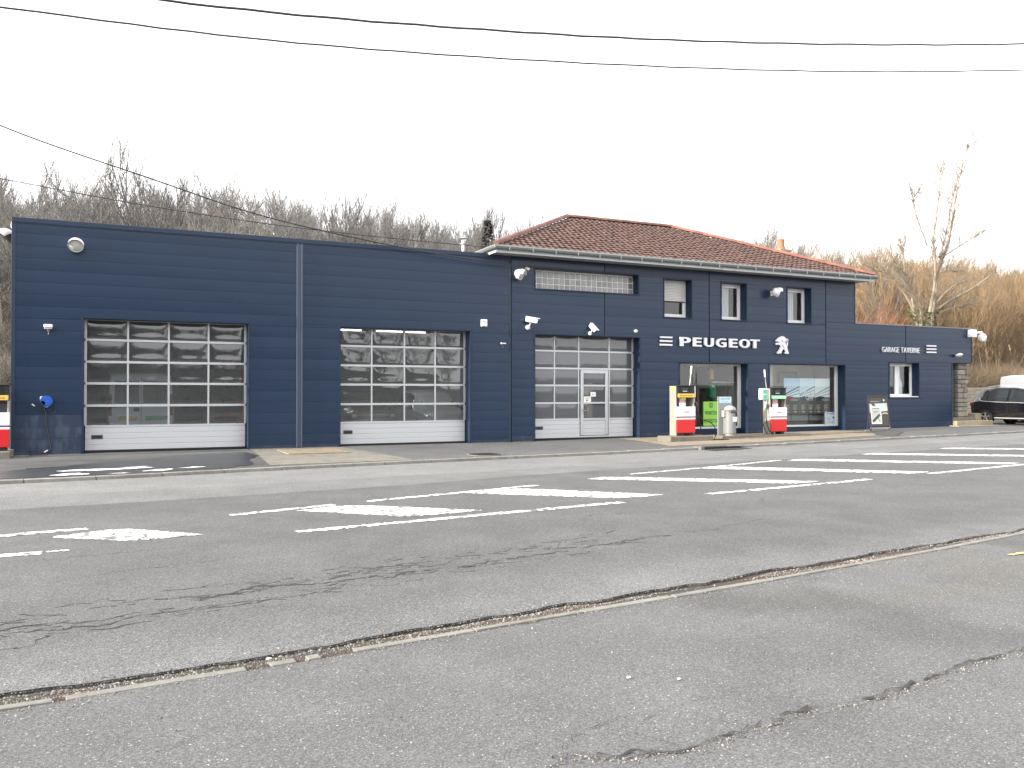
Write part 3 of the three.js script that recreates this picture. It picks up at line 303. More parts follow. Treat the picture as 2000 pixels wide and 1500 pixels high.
{ // annex office window, tilted casement with a blind
  const W = part('window', B); W.userData.label = 'white office window in the low right wing'; const z = -.36, [a, b, y0, y1] = [27.935, 29.595, 1.385, 2.755], f = .06;
  obj('frame', [rb(a, a + f, y0, y1, z - .03, z + .03, .006), rb(b - f, b, y0, y1, z - .03, z + .03, .006), rb(a + f, b - f, y1 - f, y1, z - .03, z + .03, .006), rb(a + f, b - f, y0, y0 + f, z - .03, z + .03, .006), rb(28.66, 28.76, y0 + f, y1 - f, z - .03, z + .035, .006)], M.white, W);
  for (const [c, d] of [[a + f, 28.66], [28.76, b - f]]) { const s = .06, e = y0 + f, k = y1 - f; obj('sash', [rb(c, c + s, e, k, z - .01, z + .045, .008), rb(d - s, d, e, k, z - .01, z + .045, .008), rb(c + s, d - s, k - s, k, z - .01, z + .045, .008), rb(c + s, d - s, e, e + s, z - .01, z + .045, .008)], M.whiteGloss, W); obj('glass', bx(c + s, d - s, e + s, k - s, z + .002, z + .008), M.glass, W); }
  obj('sill', rb(a - .02, b + .02, y0 - .02, y0 + .03, z + .03, -.02, .006), M.white, W);
  obj('curtain', (() => { const G = new THREE.PlaneGeometry(.34, 1.2, 24, 10), p = G.attributes.position; for (let i = 0; i < p.count; i++) { const t = (p.getY(i) + .6) / 1.2; p.setX(i, (p.getX(i) + .17) * lerp(1.15, .55, smooth(t)) - .17); p.setZ(i, .02 * sin(p.getX(i) * 50)); } G.computeVertexNormals(); return G.translate(29.02, 2.05, z - .12); })(), mat([.72, .73, .78], .9), W);
  obj('desk', [bx(28.6, 29.9, 1.3, 1.36, -1.4, -.5), rb(29.15, 29.6, 1.42, 1.78, -.9, -.84, .02)], M.dark, W); obj('wall_lining', bx(26.6, 31, .3, 3.6, -2.6, -2.5), mat([.3, .27, .25], .85), W); }
{ // strip of glass blocks
  const W = part('glass_block_window', B), z = -.33; const nx = 19, x0 = 12.15, x1 = 16.03 + .0, y0 = 4.885, y1 = 5.53, bw = (x1 - x0) / nx, bh = .2, G = rb(-bw / 2 + .013, bw / 2 - .013, -.088, .088, -.04, .012, .012, 2);
  obj('mortar', [bx(x0, x1, y0, y1, z - .05, z - .002), ...[...Array(nx + 1)].map((_, i) => bx(x0 + i * bw - .013, x0 + i * bw + .013, y0, y1 - .04, z - .002, z + .004)), ...[0, 1, 2, 3].map(j => bx(x0, x1, y0 + j * bh - .012, y0 + j * bh + .012, z - .002, z + .005))], mat([.85, .85, .83], .85), W); const ms = [.2, .25, .3].map((k, i) => mat([k, k * 1.01, k * .98], .16 + .05 * i, { clearcoat: .6, clearcoatRoughness: .1 })), r = rng(4);
  for (let i = 0; i < nx; i++) for (let j = 0; j < 3; j++) { const o = obj('glass_block', G, ms[floor(r() * 3)], W); o.position.set(x0 + (i + .5) * bw, y0 + (j + .5) * bh, z + .002); o.rotation.x = (r() - .5) * .05; } }
// ---- shop windows
function shopFront(h, label, mull) { const W = part('shop_window', B); W.userData.label = label; const [a, b, , y1] = h, z = -.38, y0 = .3, f = .06;
  obj('plinth', [rb(a + .012, b - .012, -.05, .27, z - .04, z + .02, .006)], M.blueDark, W); obj('frame', [rb(a + .012, a + .012 + f, y0, y1 - .02, z - .03, z + .03, .006), rb(b - .1 - f, b - .1, y0, y1 - .02, z - .03, z + .03, .006), rb(b - .1, b - .012, .27, y1 - .02, z - .05, z + .02, .006), rb(a + f, b - .16, y1 - f - .02, y1 - .02, z - .03, z + .02, .006), rb(a + .012, b - .1, .27, y0 + .04, z - .03, z + .03, .006)], mat([.62, .64, .65], .4), W);
  const xs = [a + .07, ...mull, b - .16]; for (let i = 0; i < xs.length - 1; i++) obj('glass', bx(xs[i], xs[i + 1], y0 + .04, y1 - .08, z - .004, z + .004), M.glass, W); for (const m of mull) obj('mullion', rb(m - .03, m + .03, y0 + .04, y1 - .08, z - .03, z + .02, .006), M.white, W); }
shopFront(OP.s1, 'left shop window behind the first fuel pump', []); shopFront(OP.s2, 'right shop window behind the second fuel pump', []);

// ---- hip roof with clay tiles
const RF = part('roof', B); { const uL = 10.5, uR = 26.42, e = .6, W = 11, yE = 6.04, yR = 8.4, zr = e - W / 2, sl = (yR - yE) / (W / 2), rL = [uL + W / 2, yR, zr], rR = [uR - W / 2, yR, zr], b = zr - W / 2;
  const G = new GB(), P = a => V(...a), A = [uL, yE, e], Bq = [uR, yE, e], C = [uR, yE, b], Dq = [uL, yE, b]; G.tri(P(A), P(Bq), P(rR)); G.tri(P(A), P(rR), P(rL)); G.tri(P(Bq), P(C), P(rR)); G.tri(P(C), P(Dq), P(rL)); G.tri(P(C), P(rL), P(rR)); G.tri(P(Dq), P(A), P(rL)); obj('roof_deck', G.geo().translate(0, -.05, 0), mat([.12, .07, .055], .9), RF);
  const L = Math.hypot(W / 2, yR - yE), nrow = 18, ex = L / nrow, tw = .225, ang = Math.atan2(yR - yE, W / 2), r = rng(23);
  const tile = s => { const g = new THREE.PlaneGeometry(tw * 1.01, ex + .05, 6, 1), p = g.attributes.position; for (let i = 0; i < p.count; i++) { const x = p.getX(i) / tw, y = p.getY(i); p.setZ(i, .017 * cos(2 * PI * x + s) + (y < 0 ? .048 : 0)); } const f = new THREE.PlaneGeometry(tw * 1.01, .026, 6, 1), q = f.attributes.position; for (let i = 0; i < q.count; i++) { const x = q.getX(i) / tw, up = q.getY(i) > 0; q.setXYZ(i, q.getX(i), -(ex + .05) / 2, .017 * cos(2 * PI * x + s) + (up ? .048 : .004)); } const m = mergeGeometries([g, f]); m.computeVertexNormals(); return m; };
  const tg = [tile(0), tile(.25)]; const tc = [[.112, .061, .05], [.103, .057, .048], [.128, .074, .061], [.087, .052, .045], [.118, .062, .05], [.108, .066, .056]], tm = tc.map(c => mat(c, .85)); const all = [];
  for (let k = 0; k < nrow; k++) { const t = (k + .5) * ex, zz = e - t * cos(ang), yy = yE + t * sin(ang) + .005, ins = t * cos(ang); const n = floor((uR - uL - 2 * ins) / tw); for (let i = 0; i <= n; i++) { const u = uL + ins + (i + .5) * tw - .04 + (k % 2 ? .0 : .02); if (u > uR - ins) continue; all.push([u, yy, zz]); } }
  all.sort((p, q) => Math.hypot(p[0], 24 - p[2]) - Math.hypot(q[0], 24 - q[2])); const rest = [], m4 = new THREE.Matrix4(), qq = new THREE.Quaternion(), eu = new THREE.Euler();
  all.forEach((p, i) => { const ci = floor(r() * 6), rz = (r() - .5) * .03, rx = -PI / 2 + ang + (r() - .5) * .03, jy = (r() - .5) * .012; if (i < 290) { const o = obj('roof_tile', tg[i % 2], tm[ci], RF); o.position.set(p[0], p[1] + jy, p[2]); o.rotation.set(rx, 0, rz); } else { const gg = tg[i % 2].clone(); gg.applyMatrix4(m4.compose(V(p[0], p[1] + jy, p[2]), qq.setFromEuler(eu.set(rx, 0, rz)), V(1, 1, 1))); const c = new Float32Array(gg.attributes.position.count * 3); for (let k = 0; k < c.length; k++) c[k] = tc[ci][k % 3]; gg.setAttribute('color', new THREE.BufferAttribute(c, 3)); rest.push(gg); } });
  stuff(obj('roof_tile_field', rest, mat(0xffffff, .85, { vertexColors: true }), RF));
  const cap = (a, bb, m2) => { const A_ = V(...a), B_ = V(...bb), d = B_.clone().sub(A_), n = Math.round(d.length() / .36); d.normalize(); for (let i = 0; i < n; i++) { const g = new THREE.CylinderGeometry(.105, .125, .4, 10, 1, false, 0, PI); g.rotateY(-PI / 2); g.rotateX(-PI / 2); const o = obj('ridge_tile', g, m2[floor(r() * m2.length)], RF); const p0 = A_.clone().lerp(B_, (i + .5) / n); o.position.copy(p0).add(V(0, .03 + .012 * r(), 0)); o.lookAt(p0.clone().add(d)); } };
  const cm = [mat([.19, .09, .072], .85), mat([.16, .08, .066], .85), mat([.22, .11, .085], .85)]; cap(A, rL, cm); cap(rL, rR, cm); cap(Bq, rR, cm.map(m => mat([m.color.r * 1.25, m.color.g * 1.1, m.color.b], .85)));  // right hip caps coloured warmer, the low sun on them painted in
  // eaves: gutter, fascia, soffit
  const gut = (a, bb) => { const d = V(...bb).sub(V(...a)), n = d.length(), q = new THREE.CylinderGeometry(.075, .075, n, 14, 1, true, PI / 2, PI); q.rotateZ(-PI / 2).rotateX(0); const o = q; o.rotateX(PI); o.rotateY(Math.atan2(-d.z, d.x)); return o.translate((a[0] + bb[0]) / 2, a[1], (a[2] + bb[2]) / 2); };
  const mz = mat([.2, .21, .205], .5, { metalness: .45, side: THREE.DoubleSide }); obj('gutter', [gut([uL - .07, 5.99, e + .05], [uR + .07, 5.99, e + .05]), gut([uL - .05, 5.99, b], [uL - .05, 5.99, e + .05]), bar([uL - .08, 6.0, e + .125], [uR + .08, 6.0, e + .125], .011, 6), bar([uL - .125, 6.0, b], [uL - .125, 6.0, e + .1], .011, 6), new THREE.SphereGeometry(.078, 12, 8).translate(uL - .05, 5.985, e + .05)], mz, RF);
  for (let u = uL + .4; u < uR; u += .8) obj('gutter_bracket', rb(u - .012, u + .012, 5.9, 6.02, e - .02, e + .135, .004), M.zinc, RF);
  obj('fascia_board', [rb(uL, 19.1, 5.83, 5.97, e - .03, e - .005, .004), rb(19.115, uR, 5.825, 5.96, e - .03, e - .003, .004), rb(uL, uL + .025, 5.83, 5.97, b, e - .03, .004)], mat([.52, .55, .58], .5), RF);
  obj('soffit', [bx(uL + .02, uR - .02, 5.855, 5.875, .015, e - .03), bx(uL + .02, 11.25, 5.9, 5.92, b, .01), bx(26.06, uR - .02, 5.855, 5.875, -9, .015)], mat([.3, .285, .28], .8), RF);
  obj('gable_infill', [bx(11.28, 26.0, 5.9, 6.0, -9.8, -.05)], mat([.4, .36, .3], .9), RF); }
{ const C = obj('chimney', [rb(24.95, 25.45, 6.2, 7.42, -3.35, -2.85, .02), rb(24.88, 25.52, 7.42, 7.52, -3.42, -2.78, .02)], mat([.55, .5, .42], .9, { map: CONC }), B); obj('chimney_pot', new THREE.LatheGeometry([[.19, 7.52], [.19, 7.6], [.15, 7.66], [.14, 7.9], [.16, 7.94], [.12, 7.98], [0, 7.98]].map(p => new THREE.Vector2(...p)), 20).translate(25.2, 0, -3.1), mat([.32, .16, .1], .85), C); obj('aerial', [bar([25.55, 7.3, -3.3], [26.2, 7.1, -3.5], .02), bar([25.7, 7.36, -3.2], [26.1, 7.3, -3.4], .012)], M.zinc, C); }
{ const F = obj('flue_pipe', [bar([10.88, 5.7, -3], [10.88, 6.8, -3], .07, 14)], M.steel, B); obj('rain_cap', [cyl(.13, .13, .03, 16).translate(10.88, 6.68, -3), cyl(.02, .15, .08, 16).translate(10.88, 6.9, -3)], M.zinc, F); }
{ const Bc = obj('balcony_screen', [rb(26.1, 26.32, 4.3, 5.1, -1.2, -1.1, .01)], mat([.75, .75, .74], .5), B); obj('handrail', rb(26.08, 26.46, 5.1, 5.14, -1.25, -1.05, .01), M.white, Bc); }
// ---- porch: stone end wall and two steps
{ const S = part('stone_wall', B), r = rng(41), ms = [[.36, .35, .32], [.42, .4, .36], [.3, .29, .27], [.46, .43, .37], [.38, .36, .34]].map(c => mat(c, .95, { map: CONC, bumpMap: GRIME, bumpScale: .01 }));
  obj('mortar_core', bx(32.14, 32.72, 0, 2.79, -3.0, -.2), mat([.17, .165, .155], .95), S);
  const stone = (w, h, d) => { const G = new RoundedBoxGeometry(w, h, d, 3, .03), p = G.attributes.position; const k = r() * 50; for (let i = 0; i < p.count; i++) { const x = p.getX(i), y = p.getY(i), z = p.getZ(i); p.setXYZ(i, x + .018 * (fbm(y * 9 + k, z * 9, 5, 2) - .5), y + .012 * (fbm(x * 9 + k, z * 9, 6, 2) - .5), z + .03 * (fbm(x * 8 + k, y * 8, 7, 2) - .5)); } G.computeVertexNormals(); return uvm(G, 1, r() * 2, r() * 2); };
  let y = .1; while (y < 2.74) { const h = min(.17 + .07 * r(), 2.79 - y); if (h < .05) break; let u = 32.11; while (u < 32.7) { const w = min(.22 + .3 * r(), 32.75 - u); if (w > .06) { const o = obj('stone', stone(w - .018, h - .018, .2), ms[floor(r() * 5)], S); o.position.set(u + w / 2, y + h / 2, -.24 + .03 * r()); } u += w; } let z = -.36; while (z > -1.5) { const d = .24 + .3 * r(); const o = obj('stone', stone(.16, h - .018, d - .018), ms[floor(r() * 5)], S); o.position.set(32.17 + .03 * r(), y + h / 2, z - d / 2); z -= d; } y += h; } }
{ const s = mat([.55, .47, .35], .9, { map: CONC }); const o = obj('entrance_step', uvm(rb(31.4, 34.0, -.05, .2, -.3, .43, .014)), s, B); obj('entrance_step', uvm(rb(31.6, 33.85, .2, .385, -.5, .2, .014)), s, B); obj('entrance_step', uvm(rb(31.62, 33.2, .385, .52, -.8, -.12, .014)), mat([.3, .28, .27], .9, { map: CONC }), B); obj('step_block', uvm(rb(33.22, 33.6, .385, .68, -.6, -.15, .02)), s, B); }
console.log('building done');
// ---------------------------------------------------------------- signs on the facade
const bold = await new FontLoader().loadAsync('fonts/droid/droid_sans_bold.typeface.json');
const regular = await new FontLoader().loadAsync('fonts/droid/droid_sans_regular.typeface.json');
const mSilver = mat([.74, .75, .78], .35, { metalness: .1 }), mSilverSide = mat([.2, .21, .24], .4);
function letter(ch, x0, x1, y0, y1, depth, parent, font = bold) { const G = new TextGeometry(ch, { font, size: 1, depth, curveSegments: 6, bevelEnabled: true, bevelThickness: .006, bevelSize: .004, bevelSegments: 1 }); G.computeBoundingBox(); const b = G.boundingBox; G.translate(-b.min.x, -b.min.y, 0); G.scale((x1 - x0) / (b.max.x - b.min.x), (y1 - y0) / (b.max.y - b.min.y), 1); G.computeVertexNormals(); const o = obj('letter', G, mSilver, parent); o.position.set(x0, y0, 0); return o; }
const plate = u => u;
{ const S = thing('letter_sign', 'large silver capital letters reading a seven letter car make above the shop windows', 'sign', [17.7, 3.17, .03]);
  const xs = { P: [0, .46], E: [.555, .93], U: [1.04, 1.46], G: [1.56, 2.02], E2: [2.14, 2.52], O: [2.6, 3.08], T: [3.09, 3.54] }; for (const [k, [a, b]] of Object.entries(xs)) letter(k[0], a, b, 0, .315, .05, S);
  obj('stand_off', Object.values(xs).map(([a, b]) => bar([(a + b) / 2, .03, -.03], [(a + b) / 2, .03, .01], .012, 6)), M.dark, S); }
for (const [u, y, w, l] of [[16.88, 3.165, .51, 'three short silver bars left of the large silver letters'], [29.98, 3.18, .57, 'three short silver bars right of the small letters on the low wing']]) { const S = thing('bar_emblem', l, 'emblem', [u, y, .03]); for (let k = 0; k < 3; k++) obj('bar', rb(0, w, k * .13, k * .13 + .06, 0, .05, .012), mSilver, S); obj('stand_off', [0, 1, 2].map(k => bar([w / 2, k * .13 + .03, -.03], [w / 2, k * .13 + .03, .01], .01, 6)), M.dark, S); }
{ const S = thing('letter_sign', 'small silver capital letters naming the garage on the low right wing', 'sign', [27.47, 3.17, .03]); const T = 'GARAGE TAVERNE', w = { G: .165, A: .165, R: .15, E: .125, T: .14, V: .16, N: .165, ' ': .075 }; let x = 0, tot = 0; for (const c of T) tot += w[c] + .03; const k = 2.14 / tot; for (const c of T) { if (c !== ' ') letter(c, x * k, (x + w[c]) * k, 0, .205, .03, S, regular); x += w[c] + .03; } obj('stand_off', [...Array(7)].map((_, i) => bar([.1 + i * .32, .02, -.03], [.1 + i * .32, .02, .01], .008, 6)), M.dark, S); }
{ // rampant lion emblem
  const S = thing('lion_emblem', 'silver rampant lion emblem on the facade between the upper windows and shop windows', 'emblem', [21.98, 2.995, .03]); const k = .65 / 220, P = a => a.map(([x, y]) => new THREE.Vector2((x - 1615) * k * 1.27, (335 - y) * k));
  const body = P([[1640, 155], [1655, 138], [1675, 126], [1700, 116], [1722, 118], [1740, 130], [1748, 150], [1746, 172], [1738, 188], [1750, 212], [1762, 240], [1768, 268], [1776, 300], [1786, 318], [1782, 333], [1738, 333], [1730, 324], [1746, 314], [1738, 292], [1722, 272], [1708, 288], [1694, 310], [1692, 330], [1642, 335], [1632, 324], [1650, 312], [1666, 288], [1680, 258], [1686, 238], [1670, 226], [1650, 221], [1626, 226], [1615, 214], [1632, 201], [1655, 197], [1672, 200], [1664, 188], [1645, 181], [1624, 184], [1617, 172], [1634, 162]]);
  const tail = P([[1756, 238], [1764, 215], [1766, 196], [1758, 182], [1749, 170], [1748, 152], [1758, 142], [1770, 145], [1778, 156], [1781, 172], [1776, 176], [1771, 164], [1764, 153], [1758, 156], [1759, 168], [1768, 180], [1776, 196], [1774, 220], [1766, 246]]);
  const ext = s => new THREE.ExtrudeGeometry(new THREE.Shape(s), { depth: .03, bevelEnabled: true, bevelThickness: .015, bevelSize: .002, bevelSegments: 1 }); obj('lion_body', ext(body), mSilver, S); obj('lion_tail', ext(tail), mSilver, S); obj('mane_line', [bar([.28, .52, .055], [.36, .42, .055], .008, 5), bar([.3, .34, .055], [.42, .2, .055], .008, 5)], mat([.35, .36, .38], .4), S); }

// ---------------------------------------------------------------- lamps, cameras and boxes on the walls
const mLampGlass = mat([.55, .54, .5], .12, { clearcoat: .8 });
function floodlight(label, p, yaw, tilt, arm = .25, s = 1) { // bracket arm and a round hooded lamp head
  const t = thing('flood_lamp', label, 'wall lamp', p, 0, 'round flood lamps on the garage walls'); obj('base_plate', rb(-.06 * s, .06 * s, -.09 * s, .09 * s, 0, .05, .015), M.white, t); obj('arm', bar([0, 0, .03], [0, .03, arm], .025, 10), M.white, t);
  const h = part('lamp_head', t); h.position.set(0, .02, arm); h.rotation.set(tilt, yaw, 0, 'YXZ'); const v = a => a.map(q => new THREE.Vector2(...q)); obj('hood', new THREE.LatheGeometry(v([[.0, -.2], [.08, -.19], [.13, -.13], [.165, -.03], [.185, .04], [.18, .05], [.15, -.03], [0, -.15]].map(q => [q[0] * s, q[1] * s])), 28).rotateX(PI / 2), M.whiteGloss, h); obj('lens', new THREE.LatheGeometry(v([[0, .085], [.06, .08], [.12, .065], [.165, .04], [.17, .025]].map(q => [q[0] * s, q[1] * s])), 28).rotateX(PI / 2), mLampGlass, h); obj('visor', new THREE.CylinderGeometry(.188 * s, .188 * s, .13 * s, 20, 1, true, PI * .55, PI * .9).rotateX(PI / 2).translate(0, 0, .06 * s), mat([.8, .8, .8], .4, { side: THREE.DoubleSide }), h); return t; }
floodlight('round white flood lamp high on the wall above the left garage door', [-.87, 5.24, 0], -.1, .5, .22, .98);
floodlight('round white flood lamp just right of the dark joint below the roof corner', [11.5, 5.24, 0], .75, .42, .24, .98);
floodlight('round white flood lamp between the two right upper windows', [21.86, 5.2, 0], 1.15, .25, .32, 1.0);
{ const t = thing('flood_lamp', 'white flood lamp hanging from an arm at the right end of the low wing', 'wall lamp', [32.62, 4.05, .02], 0, 'round flood lamps on the garage walls'); obj('junction_box', rb(-.1, .2, -.16, .16, -.01, .22, .02, 3), M.white, t); obj('arm', [bar([.15, .02, .1], [.62, .06, .12], .05, 12), bar([.62, .06, .12], [.66, -.04, .12], .05, 12)], M.white, t); obj('lamp_head', new THREE.SphereGeometry(.17, 24, 16).scale(.95, 1.1, 1).translate(.66, -.16, .12), M.whiteGloss, t); obj('lens', new THREE.SphereGeometry(.13, 20, 12).scale(1, .7, 1).translate(.65, -.27, .14), mLampGlass, t); }
{ const t = thing('flood_lamp', 'white flood lamp with black visor sticking out at the left end of the garage', 'wall lamp', [-2.3, 5.5, -.5], 0, 'round flood lamps on the garage walls'); obj('arm', bar([.02, .08, 0], [-.16, .07, .05], .03), M.white, t); obj('hood', new THREE.SphereGeometry(.13, 20, 14).scale(1.35, .75, 1).rotateZ(-.35).translate(-.13, .05, .05), M.whiteGloss, t); obj('visor', new THREE.CylinderGeometry(.13, .07, .24, 16).rotateZ(.5).translate(-.03, -.11, .04), M.black, t); obj('cable', tube([[0, .1, 0], [-.05, .25, 0], [-.02, .36, .05]], .012, 12, 6), M.white, t); }
function bullhead(label, p, yaw, tilt, s = 1) { const t = thing('security_camera', label, 'camera', p, 0, 'security cameras on the facade'); obj('wall_mount', new THREE.SphereGeometry(.07 * s, 18, 12).scale(1, 1, .8), M.white, t); obj('arm', bar([0, 0, .02], [.02, .1 * s, .12 * s], .022 * s), M.white, t); const h = part('camera_body', t); h.position.set(.03 * s, .19 * s, .14 * s); h.rotation.set(tilt, yaw, 0, 'YXZ'); obj('housing', rb(-.075 * s, .075 * s, -.07 * s, .075 * s, -.16 * s, .2 * s, .05 * s, 4), M.whiteGloss, h); obj('lens', cyl(.052 * s, .052 * s, .02, 18).rotateX(PI / 2).translate(0, -.005, .2 * s), M.black, h); obj('sun_shield', rb(-.08 * s, .08 * s, .07 * s, .085 * s, -.16 * s, .24 * s, .006), M.white, h); return t; }
bullhead('white box shaped security camera above the left side of the right garage door', [11.85, 3.62, .05], .95, .18, 1.15);
bullhead('white security camera above the middle of the right garage door pointing down', [14.12, 3.5, .05], .35, .75, .95);
{ const t = thing('motion_sensor', 'small white round sensor above the right end of the right garage door', 'sensor', [15.92, 3.64, .01]); obj('base', cyl(.06, .06, .03, 18).rotateX(PI / 2), M.white, t); obj('dome', new THREE.SphereGeometry(.055, 16, 12).translate(0, -.01, .04), mat([.6, .58, .52], .4), t); }
{ const t = thing('wall_lamp', 'small white wedge lamp on the blue wall left of the left garage door', 'wall lamp', [-1.48, 3.2, 0]); obj('housing', rb(-.1, .1, -.035, .05, .02, .2, .03, 3), M.whiteGloss, t); obj('diffuser', rb(-.085, .085, -.075, -.03, .03, .18, .02, 3), mat([.5, .5, .48], .3), t); obj('bracket', [rb(-.03, .03, -.12, .0, 0, .03, .008), bar([0, -.12, .015], [0, -.2, .015], .008)], M.grey, t); }
{ const t = thing('alarm_box', 'square white alarm box high right of the middle garage door', 'alarm box', [10.34, 3.7, 0]); obj('case', rb(-.1, .1, -.1, .12, 0, .08, .018, 3), M.whiteGloss, t); obj('label_plate', rb(-.06, .06, .02, .08, .08, .084, .003), mat([.5, .52, .55], .4), t); obj('feet', [rb(-.09, -.05, -.12, -.1, .01, .06, .005), rb(.05, .09, -.12, -.1, .01, .06, .005)], M.grey, t); }
{ const t = thing('wall_outlet', 'small white tap fitting on the wall below the alarm box', 'fitting', [11.0, 3.06, 0]); obj('plate', rb(-.03, .02, -.12, .06, 0, .03, .006), M.dark, t); obj('fitting_arm', [bar([-.07, .03, .05], [.08, .03, .05], .018), new THREE.SphereGeometry(.03, 12, 8).translate(-.07, .03, .05)], M.whiteGloss, t); }
{ const t = thing('wall_lamp', 'white leaf shaped lamp over the porch of the low right wing', 'wall lamp', [31.78, 3.1, 0]); obj('housing', new THREE.SphereGeometry(.14, 20, 12).scale(1.15, .5, 1).rotateX(-.3).translate(.02, .02, .16), M.whiteGloss, t); obj('bracket', rb(-.07, .03, -.05, .04, 0, .08, .01), M.dark, t); }
{ const t = thing('hose_reel', 'blue hose reel with a black hose on the wall left of the left garage door', 'hose reel', [-1.53, 1.34, 0]); obj('drum', [cyl(.14, .14, .12, 24).rotateX(PI / 2).translate(.02, 0, .12), cyl(.1, .1, .16, 20).rotateX(PI / 2).translate(.02, 0, .12)], mat([.02, .1, .5], .35), t); obj('bracket', [rb(-.05, .05, -.16, .12, 0, .05, .01), rb(-.12, -.02, -.05, .12, .04, .14, .02)], mat([.5, .5, .5], .4), t); obj('core', cyl(.06, .06, .2, 16).rotateX(PI / 2).translate(-.06, -.05, .1), M.black, t);
  obj('hose', [tube([[-.05, -.1, .1], [.0, -.25, .08], [.03, -.6, .05], [.1, -1.0, .04], [.11, -1.2, .05], [-.02, -1.28, .08], [-.2, -1.31, .15], [-.35, -1.32, .1]], .013, 50, 7), tube([[-.24, -.12, .05], [-.1, -.22, .07], [.06, -.24, .06], [.18, -.16, .05]], .011, 20, 6)], M.rubber, t); obj('nozzle', [bar([-.3, -.07, .05], [-.24, -.12, .05], .018), bar([-.02, -1.27, .09], [.06, -1.22, .08], .02)], mat([.55, .55, .55], .35, { metalness: .5 }), t); }
{ const t = thing('cable_bracket', 'iron bracket with insulator below the roof corner where the cable ends', 'bracket', [11.8, 5.5, 0]); obj('arm', [bar([-.2, -.1, 0], [.05, .02, .35], .018), bar([0, .06, .2], [.12, .03, .4], .012)], M.dark, t); obj('insulator', cyl(.035, .045, .12, 12).rotateZ(1.2).translate(-.05, -.04, .22), M.white, t); obj('lead', tube([[.1, 0, .38], [.12, -.1, .2], [.08, -.22, .03]], .008, 10, 5), M.dark, t); }

// ---------------------------------------------------------------- overhead cables
const catenary = (pts, r) => tube(pts, r, 90, 6), mCable = mat([.045, .04, .055], .6), mCableThin = mat([.03, .03, .03], .6);
const wavy = (pts, a) => { const c = new THREE.CatmullRomCurve3(pts.map(p => V(...p))), o = []; for (let i = 0; i <= 80; i++) { const q = c.getPoint(i / 80); q.y += a * sin(i * 1.7); o.push(q); } return o; };
tag(obj('power_cable', catenary(wavy([[-6, 6.1, 13], [.47, 6.29, 13], [5.19, 6.77, 13], [9.96, 7.45, 13], [16.66, 8.62, 13], [23, 9.9, 13]], .006), .0155), mCable), 'thick dark twisted cable, the topmost one crossing the white sky', 'cable');
tag(obj('power_cable', catenary(wavy([[-6, 5.7, 13], [-1.18, 5.88, 13], [1.61, 6.02, 13], [5.19, 6.37, 13], [10.64, 7.09, 13], [16.66, 8.09, 13], [23, 9.3, 13]], .004), .0115), mCable), 'thinner dark cable crossing the sky just below the topmost one', 'cable');
tag(obj('service_cable', catenary([[-5.2, 9.35, -.6], [-2.55, 8.1, 0], [.92, 7.13, .05], [3.52, 6.45, .1], [6.6, 5.95, .2], [9.2, 5.66, .28], [11.75, 5.5, .32]], .018), mCableThin), 'black cable sagging from the upper left down to the bracket on the facade', 'cable');
tag(obj('telephone_line', catenary([[-9, 9.9, -12], [-3.81, 9.42, -12], [.56, 8.95, -12], [5.28, 8.6, -12], [10, 8.42, -12], [16, 8.32, -12]], .018), mCableThin), 'thin dark line in front of the bare trees behind the flat roof', 'cable');

// ---------------------------------------------------------------- fuel pumps
const mSteelSide = mat([.34, .325, .285], .4, { metalness: .2 }), mPumpWhite = mat([.82, .82, .82], .3), mPurple = mat([.12, .02, .09], .4);
const txt = (w, h, bg, f) => mat(0xffffff, .5, { map: canvasTex(w, h, (c, W, H) => { c.fillStyle = bg; c.fillRect(0, 0, W, H); c.textAlign = 'center'; c.textBaseline = 'middle'; f(c, W, H); }) });
const mAvia = txt(256, 96, '#f6f4f4', (c, W, H) => { c.font = 'bold 74px sans-serif'; c.fillStyle = '#b0102c'; c.fillText('AVIA', W / 2, H / 2); c.fillStyle = 'rgba(70,60,130,.55)'; c.fillText('AVIA', W / 2 - 3, H / 2 + 3); });
const mDisplay = txt(256, 128, '#0b0b0d', (c, W, H) => { c.fillStyle = '#8d9298'; c.font = '26px monospace'; c.fillText('000,00', W / 2 - 10, 34); c.fillText('0000,00', W / 2 - 10, 62); c.fillStyle = '#c6cace'; c.fillRect(W / 2 - 55, 86, 90, 14); });
const mNote = txt(128, 160, '#d9c4c4', (c, W, H) => { c.fillStyle = '#b4626c'; c.fillRect(0, 22, W, 66); c.fillStyle = '#eee'; for (let i = 0; i < 4; i++) c.fillRect(14, 34 + i * 13, W - 28, 4); c.fillStyle = '#f2f2f4'; c.fillRect(0, 92, W, 68); c.fillStyle = '#889'; for (let i = 0; i < 4; i++) c.fillRect(16, 104 + i * 13, W - 36, 4); });
const fuelSign = (bg, fg, s) => txt(512, 112, bg, (c, W, H) => { c.fillStyle = fg; c.font = 'bold 66px sans-serif'; c.fillText(s, W / 2, H / 2 + 4); });
